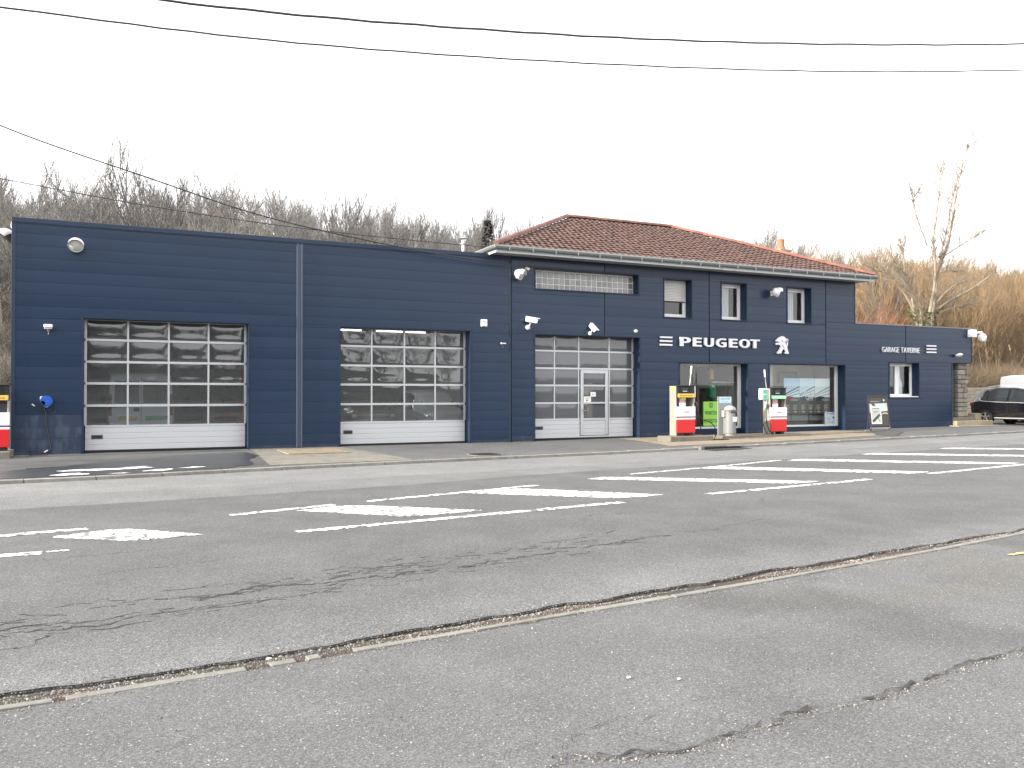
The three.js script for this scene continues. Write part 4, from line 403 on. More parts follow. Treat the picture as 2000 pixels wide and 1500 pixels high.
function pump(label, p, side, sign, accent) { // 0.72 m wide, 0.36 m deep, front at z = +0.18; side = where the hose hangs
  const t = thing('fuel_pump', label, 'fuel pump', p, 0, 'fuel pumps'), w = .36, d = .175;
  obj('side_panel', [rb(-w, -w + .05, 0, 1.56, -d, d - .02, .012)], mSteelSide, t); obj('side_panel', [rb(w - .05, w, .05, 1.56, -d, d - .02, .012)], mSteelSide, t);
  if (accent) obj('side_sticker', rb(-w - .004, -w + .004, 1.4, 1.53, -d + .05, d - .09, .002), mat([.75, .6, .12], .5), t); obj('foot', [rb(-w + .05, -w + .2, 0, .09, -d + .02, d - .04, .01)], M.black, t); obj('foot', [rb(w - .2, w - .06, 0, .09, -d + .02, d - .04, .01)], M.black, t); obj('inner_cabinet', rb(-w + .05, w - .05, .09, .9, -d + .01, d - .03, .01), M.grey, t);
  obj('red_panel', rb(-w + .012, w - .004, .085, .51, d - .05, d + .03, .02, 3), M.red, t); obj('white_stripe', rb(-w - .006, w + .006, .51, .565, d - .06, d + .022, .006), mPumpWhite, t); obj('purple_stripe', rb(-w - .006, w + .006, .567, .595, d - .06, d + .02, .004), mPurple, t); const wp = obj('white_panel', rb(-w - .006, w + .008, .597, .91, d - .06, d + .026, .014, 3), mPumpWhite, t); sticker('brand_print', .27, .1, mAvia, wp, .02, .745, d + .0285);
  obj('back_plate', rb(-w + .05, w - .05, .91, 1.2, -d + .02, -d + .05, .006), mat([.16, .165, .18], .4), t); sticker('price_note', .25, .27, mNote, t, -.07, 1.055, d - .075); obj('note_holder', rb(-.2, .06, .915, 1.2, d - .1, d - .08, .006), M.dark, t); if (accent) sticker('yellow_tag', .19, .07, mat([.62, .72, .1], .6), t, -.04, 1.165, d - .06);
  const head = obj('head', [rb(-w + .02, w, 1.19, 1.55, -d, d - .005, .02, 3), rb(-w + .01, w + .01, 1.55, 1.585, -d - .01, d + .02, .012)], M.black, t); sticker('display', .5, .2, mDisplay, head, .0, 1.44, d - .0025); const sg = obj('fuel_name_plate', rb(-w + .06, w - .02, 1.2, 1.32, d - .005, d + .02, .012), mat(accent ? [.75, .5, .12] : [.05, .45, .22], .4), t); sticker('fuel_name', .6, .11, sign, sg, .02, 1.26, d + .0225);
  // hose side: nozzle holder, nozzle, hose and tall hose mast
  const s = side, x = s * (w + .05); obj('nozzle_holder', rb(x - .045, x + .045, 1.2, 1.56, -.06, .1, .025, 3), mPumpWhite, t); const hb = obj('nozzle_boot', rb(x - .03, x + .03, .88, 1.2, -.03, .08, .02), mat([.55, .55, .5], .5), t);
  obj('nozzle', [bar([x + s * .02, 1.02, .09], [x + s * .06, .86, .13], .03), bar([x + s * .06, .86, .13], [x + s * .1, .74, .14], .022), bar([x + s * .0, 1.06, .12], [x + s * .1, .9, .16], .012)], accent ? M.black : mat([.03, .1, .06], .5), t); if (accent) obj('nozzle_grip', rb(x + .03, x + .09, .86, 1.04, .08, .13, .02), mat([.5, .08, .06], .5), t);
  obj('hose_mast', [bar([s * (w - .04), 1.55, -.05], [s * (w + .02), 1.95, -.05], .013), new THREE.CapsuleGeometry(.03, .22, 6, 12).rotateZ(-s * .1).translate(s * (w + .03), 2.07, -.05)], mat([.72, .68, .64], .4), t);
  const gy = -.16; obj('hose', tube(s > 0 ? [[x + .1, .74, .14], [x + .25, .5, .16], [x + .55, .42, .14], [x + .78, .2, .14], [x + .72, gy + .03, .16], [x + .5, gy + .02, .2], [x + .75, gy + .02, .42], [x + 1.15, gy + .02, .35], [x + 1.1, gy + .02, .12], [x + .7, gy + .02, .02], [x + .42, gy + .2, .02], [x + .2, .5, -.02], [x + .12, 1.2, -.05], [s * (w + .04), 1.95, -.05]] : [[x - .1, .74, .14], [x - .1, .4, .17], [x + .02, .1, .2], [x + .25, gy + .05, .28], [x + .6, gy + .05, .3], [x + .8, gy + .05, .25], [x + .4, gy + .05, .38], [x - .05, gy + .06, .3], [x - .1, .3, .02], [x - .08, 1.2, -.05], [s * (w + .04), 1.95, -.05]], .014, 140, 8), M.rubber, t);
  return t; }
const mGaz = fuelSign('#e9c35a', '#2a1c10', 'GAZOLE PLUS'), mSP = fuelSign('#9ce0b4', '#e9fbf0', 'SANS PLOMB 95');
const isl = (label, a, b, z0, z1, h) => { const y = g((a + b) / 2); tag(obj('pump_island', uvm(rb(a, b, y - .1, y + h, z0, z1, .03, 3)), mat([.29, .27, .235], .9, { map: CONC })), label, 'kerb island', 'pump islands'); };
isl('low concrete island under the left fuel pump', 15.5, 17.15, 1.85, 2.56, .165); isl('flat concrete base under the right fuel pump and dispenser', 18.05, 21.9, 1.2, 1.95, .07); isl('low concrete island under the pump cut off by the left edge', -6, -2.2, .1, .95, .17);
pump('fuel pump with the yellow name plate before the left shop window', [16.23, g(16.7) + .165, 2.17], 1, mGaz, true);
{ const t = pump('fuel pump with the green name plate before the right shop window', [20.57, g(20.5) + .07, 1.56], -1, mSP, false); const q = obj('green_box', rb(-.66, -.37, 1.17, 1.56, -.08, .1, .04, 3), mat([.75, .82, .78], .35), t); obj('green_label', [rb(-.6, -.44, 1.2, 1.34, .098, .104, .003), rb(-.6, -.44, 1.38, 1.52, .098, .104, .003)], mat([.08, .55, .33], .4), q); }
pump('fuel pump cut off by the left edge of the view', [-2.6, .17, .55], -1, mGaz, true);
{ // squeegee and towel dispenser with bin
  const t = thing('wash_station', 'grey windscreen wash dispenser with a pale blue notice between the two fuel pumps', 'dispenser', [18.44, g(18.5) + .07, 1.55]); obj('back_panel', rb(-.28, .3, 0, 1.3, -.06, -.02, .008), mat([.26, .275, .285], .45), t); sticker('notice', .5, .2, txt(256, 104, '#bcd9e4', (c, W, H) => { c.fillStyle = '#3a6d86'; c.font = 'bold 38px sans-serif'; c.fillText('LAVE VITRE', W / 2, 34); c.font = '26px sans-serif'; c.fillText('service libre', W / 2, 76); }), t, .02, 1.19, -.018);
  const v = a => a.map(q => new THREE.Vector2(...q)); obj('body', [new THREE.CylinderGeometry(.17, .2, .72, 24).translate(.1, .44, .12), new THREE.CylinderGeometry(.19, .17, .1, 24).translate(.1, .84, .12), rb(-.08, .29, .05, .8, -.02, .1, .02)], mat([.2, .21, .215], .5), t); obj('hood', new THREE.SphereGeometry(.2, 24, 14, 0, PI * 2, 0, PI / 2).scale(1, .75, 1).translate(.1, .86, .12), mat([.3, .31, .31], .35), t); obj('slot', rb(-.03, .25, .77, .86, .22, .325, .03, 3), mat([.1, .1, .1], .6), t); obj('label_plate', rb(.08, .24, .47, .63, .285, .32, .004), M.white, t); obj('foot', cyl(.15, .17, .08, 20).translate(.1, .04, .12), mat([.3, .29, .25], .6), t); obj('side_box', rb(-.16, -.02, .62, .84, .0, .12, .02), mat([.45, .43, .36], .4), t); }
{ // pavement sign
  const t = thing('pavement_sign', 'black framed pavement sign with a car wheel poster before the low right wing', 'pavement sign', [25.95, g(26) + .0, 1.25], -.14); const pan = part('sign_panel', t); pan.rotation.x = -.12; pan.position.y = .16;
  obj('frame', [rb(-.46, -.41, 0, 1.18, -.02, .02, .008), rb(.41, .46, 0, 1.18, -.02, .02, .008), rb(-.46, .46, 1.12, 1.18, -.021, .021, .008), rb(-.46, .46, 0, .05, -.021, .021, .008), bx(-.41, .41, .05, 1.12, -.012, .002)], M.black, pan);
  sticker('poster', .82, 1.07, mat(0xffffff, .35, { map: canvasTex(410, 535, (c, W, H) => { c.fillStyle = '#38342f'; c.fillRect(0, 0, W, H); c.fillStyle = '#a9bcbc'; c.beginPath(); c.moveTo(0, 125); c.lineTo(W, 112); c.lineTo(W, 260); c.lineTo(0, 300); c.fill(); c.fillStyle = '#e8d9b8'; c.fillRect(250, 190, 160, 60); c.fillStyle = '#4a4542'; c.beginPath(); c.moveTo(30, 100); c.lineTo(120, 100); c.lineTo(150, 180); c.lineTo(95, 185); c.fill(); c.fillStyle = '#3a3734'; c.beginPath(); c.arc(360, 420, 150, 0, 7); c.fill(); c.strokeStyle = '#c9bfa8'; c.lineWidth = 18; c.beginPath(); c.arc(350, 410, 110, -2.2, -.4); c.stroke(); c.fillStyle = '#37332e'; c.fillRect(0, 420, W, 115); c.fillStyle = '#efece6'; c.beginPath(); c.arc(345, 60, 16, 0, 7); c.fill(); c.fillStyle = '#8d8880'; c.fillRect(40, 75, 200, 12);
    c.fillStyle = '#d6d6d2'; c.fillRect(30, 175, 235, 330); c.fillStyle = '#a9ada4'; c.fillRect(48, 195, 200, 290); c.fillStyle = '#55585c'; c.fillRect(70, 205, 150, 12); c.font = 'bold 52px sans-serif'; c.fillStyle = '#6a6e70'; c.save(); c.translate(80, 305); c.rotate(-.12); c.fillText('-20%', 0, 0); c.restore(); c.strokeStyle = '#2b3342'; c.lineWidth = 46; c.beginPath(); c.moveTo(60, 460); c.lineTo(230, 330); c.stroke(); c.lineWidth = 14; c.strokeStyle = '#5d656b'; c.beginPath(); c.arc(245, 400, 55, 2, 4.6); c.stroke(); c.fillStyle = '#bcbcb6'; c.beginPath(); c.moveTo(120, 485); c.lineTo(170, 400); c.lineTo(225, 485); c.fill(); }) }), pan, 0, .585, .004);
  obj('lower_rail', rb(-.44, .44, .1, .13, .0, .03, .006), M.alu, t); obj('leg', [bar([-.42, 0, .0], [-.42, .2, 0], .018), bar([-.48, .01, .12], [-.4, .25, 0], .014)], M.dark, t); obj('leg', [bar([.42, 0, 0], [.42, .2, 0], .018), bar([.48, .01, .12], [.4, .25, 0], .014)], M.dark, t); obj('base_bar', bar([-.5, .02, -.2], [.5, .02, -.2], .018), M.grey, t); obj('rear_strut', [bar([-.4, .02, -.2], [-.4, .9, -.1], .012), bar([.4, .02, -.2], [.4, .9, -.1], .012)], M.dark, t); }
console.log('objects done');
// ---------------------------------------------------------------- vehicles
// station: [x from the rear, sill y, belt y, roof y, half widths: sill, belt, roof]
const lib = (st, x) => { let k = 0; while (k < st.length - 2 && x > st[k + 1][0]) k++; const a = st[k], b = st[k + 1], t = clamp((x - a[0]) / (b[0] - a[0]), 0, 1); return a.map((v, i) => lerp(v, b[i], t)); };
function shell(st, sub = 4) { const S = []; for (let i = 0; i < st.length - 1; i++) for (let k = 0; k < sub; k++) { const a = st[max(0, i - 1)], b = st[i], c = st[i + 1], d = st[min(st.length - 1, i + 2)], t = k / sub; S.push(b.map((v, j) => j === 0 ? lerp(b[0], c[0], t) : lerp(b[j], c[j], t) + (t * (1 - t)) * .0 * (a[j] - d[j]))); } S.push(st[st.length - 1]);
  const p = [], ix = []; let n = 0; for (const [x, ys, yb, yr, ws, wb, wr] of S) { const half = [[0, ys], [ws * .85, ys], [ws, ys + .05], [lerp(ws, wb, .6) + .02, lerp(ys, yb, .45)], [wb, yb - .04], [wb - .012, yb], [wr + .02, yr - .06], [wr - .02, yr - .015], [wr * .6, yr + .012], [0, yr + .022]]; const ring = [...half, ...half.slice(1, -1).reverse().map(([w, y]) => [-w, y])]; n = ring.length; ring.forEach(([w, y]) => p.push(x, y, w)); }
  for (let i = 0; i < S.length - 1; i++) for (let k = 0; k < n; k++) { const a = i * n + k, b = i * n + (k + 1) % n, c = a + n, d = b + n; ix.push(a, c, b, b, c, d); }
  for (const [o, f] of [[0, 1], [(S.length - 1) * n, -1]]) for (let k = 1; k < n - 1; k++) f > 0 ? ix.push(o, o + k, o + k + 1) : ix.push(o, o + k + 1, o + k);
  const G = new THREE.BufferGeometry(); G.setAttribute('position', new THREE.Float32BufferAttribute(p, 3)); G.setIndex(ix); G.computeVertexNormals(); return G; }
function sideGlass(st, xb0, xb1, xt0, xt1, s, t0 = .06, t1 = .93, off = .008) { const p = [], ix = [], nx = 8, ny = 4; for (let j = 0; j <= ny; j++) for (let i = 0; i <= nx; i++) { const v = j / ny, x = lerp(lerp(xb0, xb1, i / nx), lerp(xt0, xt1, i / nx), v), q = lib(st, x), t = lerp(t0, t1, v), y0 = q[2], y1 = q[3] - .06; p.push(x, lerp(y0, y1, t), s * (lerp(q[5] - .012, q[6] + .02, t) + off)); } for (let j = 0; j < ny; j++) for (let i = 0; i < nx; i++) { const a = j * (nx + 1) + i, b = a + nx + 1; s > 0 ? ix.push(a, a + 1, b, b, a + 1, b + 1) : ix.push(a, b, a + 1, b, b + 1, a + 1); } const G = new THREE.BufferGeometry(); G.setAttribute('position', new THREE.Float32BufferAttribute(p, 3)); G.setIndex(ix); G.computeVertexNormals(); return G; }
const quad = (a, b, c, d) => { const G = new THREE.BufferGeometry(); G.setAttribute('position', new THREE.Float32BufferAttribute([...a, ...b, ...c, ...d], 3)); G.setIndex([0, 1, 2, 0, 2, 3]); G.computeVertexNormals(); return G; };
const mTyre = mat([.02, .02, .02], .85), mRim = mat([.6, .6, .62], .3, { metalness: .7 }), mCarGlass = mat([.02, .025, .03], .05, { clearcoat: 1 });
function wheelOf(t, x, z, r) { const w = part('wheel', t); w.position.set(x, r, z); obj('tyre', new THREE.LatheGeometry([[r * .66, -.1], [r * .95, -.1], [r, -.07], [r, .07], [r * .95, .1], [r * .66, .1]].map(q => new THREE.Vector2(...q)), 30).rotateX(PI / 2), mTyre, w); const s = Math.sign(z); obj('rim', [new THREE.TorusGeometry(r * .64, .022, 8, 28).translate(0, 0, s * .07), cyl(r * .16, r * .16, .05, 14).rotateX(PI / 2).translate(0, 0, s * .07), ...[...Array(5)].map((_, i) => rb(-.035, .035, 0, r * .62, -.02, .02, .012).rotateZ(i * PI * .4).translate(0, 0, s * .07))], mRim, w); obj('brake_disc', cyl(r * .6, r * .6, .02, 20).rotateX(PI / 2), M.dark, w); }
const suvSt = [[0, .5, .92, .95, .66, .74, .66], [.06, .36, .98, 1.06, .74, .8, .66], [.28, .3, 1.02, 1.42, .8, .84, .6], [.6, .26, 1.02, 1.57, .84, .87, .6], [1.2, .25, 1.0, 1.64, .86, .89, .61], [2.0, .25, .98, 1.63, .86, .89, .61], [2.55, .25, .96, 1.53, .86, .89, .6], [3.1, .25, .93, 1.14, .86, .88, .62], [3.3, .25, .93, 1.02, .86, .87, .68], [3.9, .27, .86, .93, .84, .84, .66], [4.22, .34, .72, .8, .78, .76, .6], [4.36, .45, .58, .62, .62, .62, .5]];
function suv(label, p, turn, paint, chrome, group) { const t = thing('parked_car', label, 'car', p, turn, group); obj('body', shell(suvSt), paint, t);
  for (const s of [1, -1]) { obj('side_window', sideGlass(suvSt, .52, .82, .62, .8, s), mCarGlass, t); obj('side_window', sideGlass(suvSt, .9, 1.72, .9, 1.74, s), mCarGlass, t); obj('side_window', sideGlass(suvSt, 1.82, 2.95, 1.84, 2.5, s), mCarGlass, t); obj('window_trim', tube([[.46, 1.16, s * .83], [.56, 1.06, s * .87], [1.1, 1.005, s * .895], [2.2, .98, s * .898], [3.0, .945, s * .893]], .012, 30, 6), chrome, t); obj('sill_trim', rb(1.2, 3.0, .3, .34, s > 0 ? .86 : -.9, s > 0 ? .9 : -.86, .01), chrome, t); obj('roof_rail', tube([[.55, 1.57, s * .6], [.9, 1.655, s * .6], [1.5, 1.685, s * .6], [2.1, 1.66, s * .6]], .018, 20, 6), chrome, t); const m = obj('mirror', new THREE.SphereGeometry(.12, 14, 10).scale(.7, .65, 1).translate(2.75, 1.08, s * 1.0), chrome, t); obj('tail_light', rb(.02, .22, .82, .97, s > 0 ? .72 : -.82, s > 0 ? .82 : -.72, .03), mat([.3, .02, .02], .2), t); obj('door_seam', [bar([1.78, .4, s * .895], [1.78, .95, s * .896], .005, 4), bar([.98, .62, s * .892], [.9, .97, s * .885], .005, 4)], M.black, t); wheelOf(t, .78, s * .8, .33); wheelOf(t, 3.42, s * .8, .33); obj('headlight', rb(4.02, 4.3, .66, .8, s > 0 ? .58 : -.76, s > 0 ? .76 : -.58, .04), mat([.5, .52, .55], .1, { clearcoat: 1 }), t); }
  obj('windscreen', quad([3.06, 1.17, .6], [3.06, 1.17, -.6], [2.55, 1.49, -.55], [2.55, 1.49, .55]), mCarGlass, t); obj('rear_window', quad([.1, 1.12, -.58], [.1, 1.12, .58], [.42, 1.46, .54], [.42, 1.46, -.54]), mCarGlass, t); return t; }
const vanSt = [[0, .35, 1.15, 2.0, .8, .9, .8], [.05, .3, 1.15, 2.1, .84, .93, .82], [.4, .28, 1.15, 2.15, .86, .94, .83], [1.5, .28, 1.13, 2.17, .86, .94, .83], [3.0, .28, 1.12, 2.14, .86, .94, .82], [3.6, .28, 1.12, 1.98, .86, .93, .78], [4.1, .28, 1.12, 1.5, .86, .92, .76], [4.35, .28, 1.1, 1.24, .85, .9, .76], [4.8, .32, .95, 1.03, .82, .84, .68], [4.95, .45, .7, .74, .7, .7, .6]];
function van(label, p, turn, rear) { const t = thing('white_van', label, 'van', p, turn); obj('body', shell(vanSt), mat([.8, .8, .8], .3, { clearcoat: .5 }), t); for (const s of [1, -1]) { obj('side_window', sideGlass(vanSt, 3.0, 4.15, 3.05, 3.7, s, .08, .85), mCarGlass, t); wheelOf(t, .95, s * .84, .34); wheelOf(t, 4.05, s * .84, .34); obj('mirror', rb(4.0, 4.14, 1.2, 1.5, s > 0 ? .98 : -1.16, s > 0 ? 1.16 : -.98, .04), M.black, t); obj('tail_light', rb(-.02, .04, .85, 1.5, s > 0 ? .8 : -.9, s > 0 ? .9 : -.8, .02), mat([.16, .03, .03], .25), t); obj('side_groove', bar([.4, 1.2, s * .955], [2.9, 1.18, s * .955], .008, 4), M.grey, t); }
  obj('windscreen', quad([4.3, 1.25, .72], [4.3, 1.25, -.72], [3.7, 1.9, -.7], [3.7, 1.9, .7]), mCarGlass, t);
  obj('rear_window', rb(-.016, .0, 1.22, 1.9, -.72, -.05, .008), mCarGlass, t); obj('rear_window', rb(-.016, .0, 1.22, 1.9, .05, .72, .008), mCarGlass, t); obj('door_gap', rb(-.012, 0, .4, 2.0, -.006, .006, .003), M.dark, t); if (rear) { obj('number_plate', rb(-.025, -.0, .72, .84, -.62, -.12, .006), mat([.6, .45, .05], .5), t); obj('door_handle', rb(-.04, 0, .98, 1.08, -.2, -.05, .01), M.black, t); obj('rear_bumper', rb(-.09, .06, .3, .5, -.88, .88, .03), M.dark, t); obj('green_stripe', rb(-.012, 0, .72, .84, .12, .75, .004), mat([.12, .4, .16], .5), t); } return t; }
const chrome = mat([.75, .75, .76], .22, { metalness: .6 });
suv('black crossover car with chrome trim parked beyond the porch steps', [34.95, g(34) - .02, -1.1], -PI / 2, mat([.006, .006, .009], .18, { clearcoat: 1, clearcoatRoughness: .04 }), chrome);
van('white van parked behind the black car at the right edge', [37.75, g(37) - .02, -1.6], -PI / 2, false);
van('white van standing inside the workshop behind the left garage door', [.75, .015, -3.8], PI / 2, true);
suv('dark grey car standing inside the workshop behind the middle garage door', [8.1, .015, -8.6], -PI / 2, mat([.1, .09, .075], .25, { clearcoat: .6 }), chrome);
suv('silver car standing inside the workshop at the right of the middle garage door', [10.15, .015, -6.6], -PI / 2, mat([.5, .5, .5], .3, { clearcoat: .6 }), chrome);

// ---------------------------------------------------------------- inside the workshop and the shop
for (const [u0, u1, z, l] of [[6.75, 7.6, -4, 'left lit fluorescent tube seen through the top of the middle garage door'], [8.05, 9.05, -4, 'middle lit fluorescent tube seen through the top of the middle garage door'], [9.12, 9.9, -4.05, 'right lit fluorescent tube seen through the top of the middle garage door'], [6.9, 8.1, -9, 'lit fluorescent tube deep inside the workshop behind the middle garage door']]) { const t = thing('fluorescent_lamp', l, 'lamp', [(u0 + u1) / 2, 3.66, z], 0, 'fluorescent tubes in the workshop'), L = u1 - u0; obj('batten', rb(-L / 2, L / 2, .03, .07, -.05, .05, .006), M.white, t); obj('tube', bar([-L / 2 + .03, 0, 0], [L / 2 - .03, 0, 0], .022, 10), mat([.9, .9, .9], .5, { emissive: rgb(1, 1, .97), emissiveIntensity: 2.2 }), t); obj('suspension', [bar([-L / 3, .07, 0], [-L / 3, 1.8, 0], .006, 5), bar([L / 3, .07, 0], [L / 3, 1.8, 0], .006, 5)], M.grey, t); const q = new THREE.RectAreaLight(rgb(1, 1, .96), 22, L - .06, .06); q.position.set(0, -.035, 0); q.rotation.x = -PI / 2; t.add(q); }
{ const r = rng(77); const t = thing('storage_rack', 'tall rack of parts boxes at the back of the workshop', 'rack', [5.0, .015, -11.4]); for (const x of [-1.6, 0, 1.6]) obj('upright', rb(x - .03, x + .03, 0, 2.6, -.3, .3, .006), mat([.1, .2, .4], .5), t); for (let k = 0; k < 4; k++) obj('shelf', rb(-1.6, 1.6, .3 + k * .7, .34 + k * .7, -.3, .3, .006), M.grey, t);
  for (let k = 0; k < 4; k++) for (let i = 0; i < 7; i++) { const w = .28 + .14 * r(), h = .2 + .3 * r(), x = -1.5 + i * .44; const o = obj('parts_box', rb(x, x + w, .34 + k * .7, .34 + k * .7 + h, -.25, .25, .01), mat([.15 + .4 * r(), .12 + .25 * r(), .1 + .1 * r()], .8), scene); o.position.set(5.0, .015, -11.4); tag(o, 'small box on the tall rack at the back of the workshop', 'box', 'boxes on the workshop rack'); } }
// shop left: dark showroom with hanging garden machine, shelf, spotlights, green promotion board
const shopDark = mat([.4, .39, .37], .85); obj('shop_wall_panel', [bx(17.0, 21.2, .26, 2.74, -3.6, -3.5), bx(21.15, 21.25, .26, 2.74, -3.5, -.45)], shopDark, B); obj('showroom_wall', bx(21.3, 25.75, .26, 2.66, -1.95, -1.85), M.beige, B); obj('showroom_ceiling', bx(16.65, 25.75, 2.66, 2.74, -5.2, -.44), mat([.3, .29, .27], .8), B);
{ const t = thing('promotion_board', 'fluorescent green promotion board hanging inside the left shop window', 'board', [19.45, .36, -.46]); obj('board', rb(-.34, .34, 0, .88, -.02, 0, .004), mat([.35, .75, .1], .6), t);
  sticker('print', .66, .86, mat(0xffffff, .6, { map: canvasTex(330, 430, (c, W, H) => { c.fillStyle = '#b4f06a'; c.fillRect(0, 0, W, H); c.fillStyle = '#16240c'; c.textAlign = 'center'; c.save(); c.scale(.62, 1.25); c.font = 'bold 72px sans-serif'; c.fillText('PROMOTION', W / 2 / .62, 185); c.fillText('DISTRIBUTION', W / 2 / .62, 300); c.restore(); c.fillRect(W / 2 - 32, 18, 64, 84); c.fillStyle = '#b4f06a'; c.beginPath(); c.moveTo(140, 40); c.lineTo(170, 28); c.lineTo(186, 46); c.lineTo(176, 66); c.lineTo(188, 92); c.lineTo(172, 92); c.lineTo(164, 76); c.lineTo(152, 92); c.lineTo(140, 90); c.lineTo(156, 62); c.fill(); }) }), t, 0, .44, .003); obj('cord', [bar([-.2, .88, -.01], [-.2, 2.2, -.01], .003, 4), bar([.2, .88, -.01], [.2, 2.2, -.01], .003, 4)], M.dark, t); }
{ const t = thing('display_machine', 'green and yellow garden machine hanging inside the left shop window', 'machine', [19.98, .26, -1.1]); obj('housing', [rb(-.14, .14, 1.1, 1.6, -.12, .12, .05, 3)], mat([.02, .2, .1], .4), t); obj('yellow_tank', new THREE.CapsuleGeometry(.1, .26, 6, 14).translate(.0, 1.98, 0), mat([.6, .34, .08], .4), t); obj('black_cover', [new THREE.CapsuleGeometry(.12, .3, 6, 14).rotateZ(.2).translate(.06, 2.05, -.06), rb(-.09, .09, 1.6, 1.75, -.08, .08, .02)], M.black, t); obj('stand', [bar([0, 0, 0], [0, 1.15, 0], .05), rb(-.3, .3, 0, .05, -.3, .3, .01)], M.black, t); obj('emblem', rb(-.08, .08, 1.5, 1.58, .12, .126, .004), mat([.5, .55, .5], .5), t); }
{ const t = thing('glass_shelf', 'thin white shelf inside the left shop window', 'shelf', [20.5, 1.93, -1.15]); obj('board', rb(-.55, .55, 0, .035, -.15, .15, .006), M.white, t); obj('bracket', [bar([-.4, -.25, -.14], [-.4, 0, .1], .012), bar([.4, -.25, -.14], [.4, 0, .1], .012), bar([-.4, -1.67, -.14], [-.4, 0, -.14], .014), bar([.4, -1.67, -.14], [.4, 0, -.14], .014)], M.dark, t); }
{ const r = rng(9), cols = [[.3, .03, .03], [.03, .12, .1], [.3, .3, .3], [.08, .08, .09], [.2, .21, .22], [.05, .12, .2]]; const kinds = [['tool_machine', 'dark red machine standing low inside the left shop window', 20.35, .5, .3, 0], ['tool_machine', 'dark green machine standing behind the first fuel pump in the shop', 18.9, .8, .45, 1], ['tool_machine', 'grey machine standing inside the left shop window behind the dispenser', 20.65, .85, .3, 2], ['tool_machine', 'black machine standing deep inside the left shop window', 19.8, 1.1, .5, 3]]; kinds.forEach(([n, l, u, h, w, c], i) => { const t = thing(n, l, 'machine', [u, .26, -1.3 - i * .3], .3 * i, 'machines on show in the shop'); obj('engine', rb(-w / 2, w / 2, .15, h * .7, -.2, .2, .06, 3), mat(cols[c], .35), t); obj('wheel', cyl(.14, .14, .06, 18).rotateZ(PI / 2).translate(-w / 2, .14, .1), M.rubber, t); obj('wheel', cyl(.14, .14, .06, 18).rotateZ(PI / 2).translate(w / 2, .14, .1), M.rubber, t); obj('handle', tube([[-w / 2, h * .6, -.1], [-w / 2, h, -.4], [w / 2, h, -.4], [w / 2, h * .6, -.1]], .014, 24, 6), M.steel, t); }); }
[[18.1, 2.52], [19.3, 2.58], [20.0, 2.34], [20.6, 2.5]].forEach(([u, y], i) => { const t = thing('spotlight', ['first small ceiling spotlight from the left in the left shop window', 'second small ceiling spotlight from the left in the left shop window', 'third small ceiling spotlight from the left in the left shop window', 'rightmost small ceiling spotlight in the left shop window'][i], 'lamp', [u + .6, y, -1.6 - .2 * i], 0, 'ceiling spotlights in the shop'); obj('can', cyl(.05, .04, .12, 14).rotateX(.8), M.whiteGloss, t); obj('stem', bar([0, 0, -.02], [0, 2.66 - y, -.02], .01, 5), M.dark, t); });
// shop right: posters, white door frame, counter, desk, notice
const skyPoster = (k) => canvasTex(300, 560, (c, W, H) => { const gr = c.createLinearGradient(0, 0, 0, H * .55); gr.addColorStop(0, ['#9cc4e4', '#c2dcee', '#dfe9ec'][k]); gr.addColorStop(1, '#eef4f6'); c.fillStyle = gr; c.fillRect(0, 0, W, H); c.strokeStyle = ['#42586e', '#7d8894', '#9a9fa3'][k]; c.lineWidth = 16; for (let i = 0; i < 3; i++) { c.beginPath(); c.moveTo(-20, 270 - i * 22 + i * 40); c.lineTo(W + 20, 120 + i * 58); c.stroke(); c.lineWidth = 8; } c.fillStyle = '#57524c'; c.fillRect(0, 300, W, 260); c.fillStyle = ['#8a3a30', '#33486a', '#3a3c3a'][k]; c.beginPath(); c.ellipse(W * .4, 320, 90, 34, 0, 0, 7); c.fill(); c.fillStyle = '#7d8f9c'; c.beginPath(); c.ellipse(W * .7, 340, 80, 20, 0, 0, 7); c.fill(); c.fillStyle = 'rgba(230,232,234,.75)'; for (let b = 0; b < 2; b++) { for (let i = 0; i < 6; i++) c.fillRect(30 + b * 150, 420 + i * 14, 80 - 12 * (i % 3), 5); c.beginPath(); c.ellipse(70 + b * 150, 528, 30, 9, 0, 0, 7); c.fill(); } });
for (let k = 0; k < 3; k++) { const t = thing('car_poster', ['left poster of the row in the right shop window, bluest sky', 'middle poster of the row in the right shop window', 'right poster of the row in the right shop window, palest sky'][k], 'poster', [23.02 + .39 + k * .785, .75, -.62], 0, 'posters hanging in the right shop window'); obj('sheet', rb(-.385, .385, 0, 1.36, -.012, 0, .002), M.white, t); sticker('print', .77, 1.36, mat(0xffffff, .5, { map: skyPoster(k) }), t, 0, .68, .002); obj('hanger', [bar([-.3, 1.36, -.006], [-.3, 1.9, -.006], .002, 4), bar([.3, 1.36, -.006], [.3, 1.9, -.006], .002, 4)], M.grey, t); }
{ const t = thing('script_lettering', 'white script lettering on the middle poster of the right shop window', 'lettering', [24.1, 1.0, -.61]); obj('stroke', tube([[-.1, .5, 0], [.0, .62, 0], [.06, .55, 0], [0, .4, 0], [.12, .3, 0], [.2, .55, 0], [.22, .3, 0], [.3, .6, 0], [.32, .3, 0], [.42, .45, 0], [.5, .35, 0]], .012, 60, 5), M.white, t); }
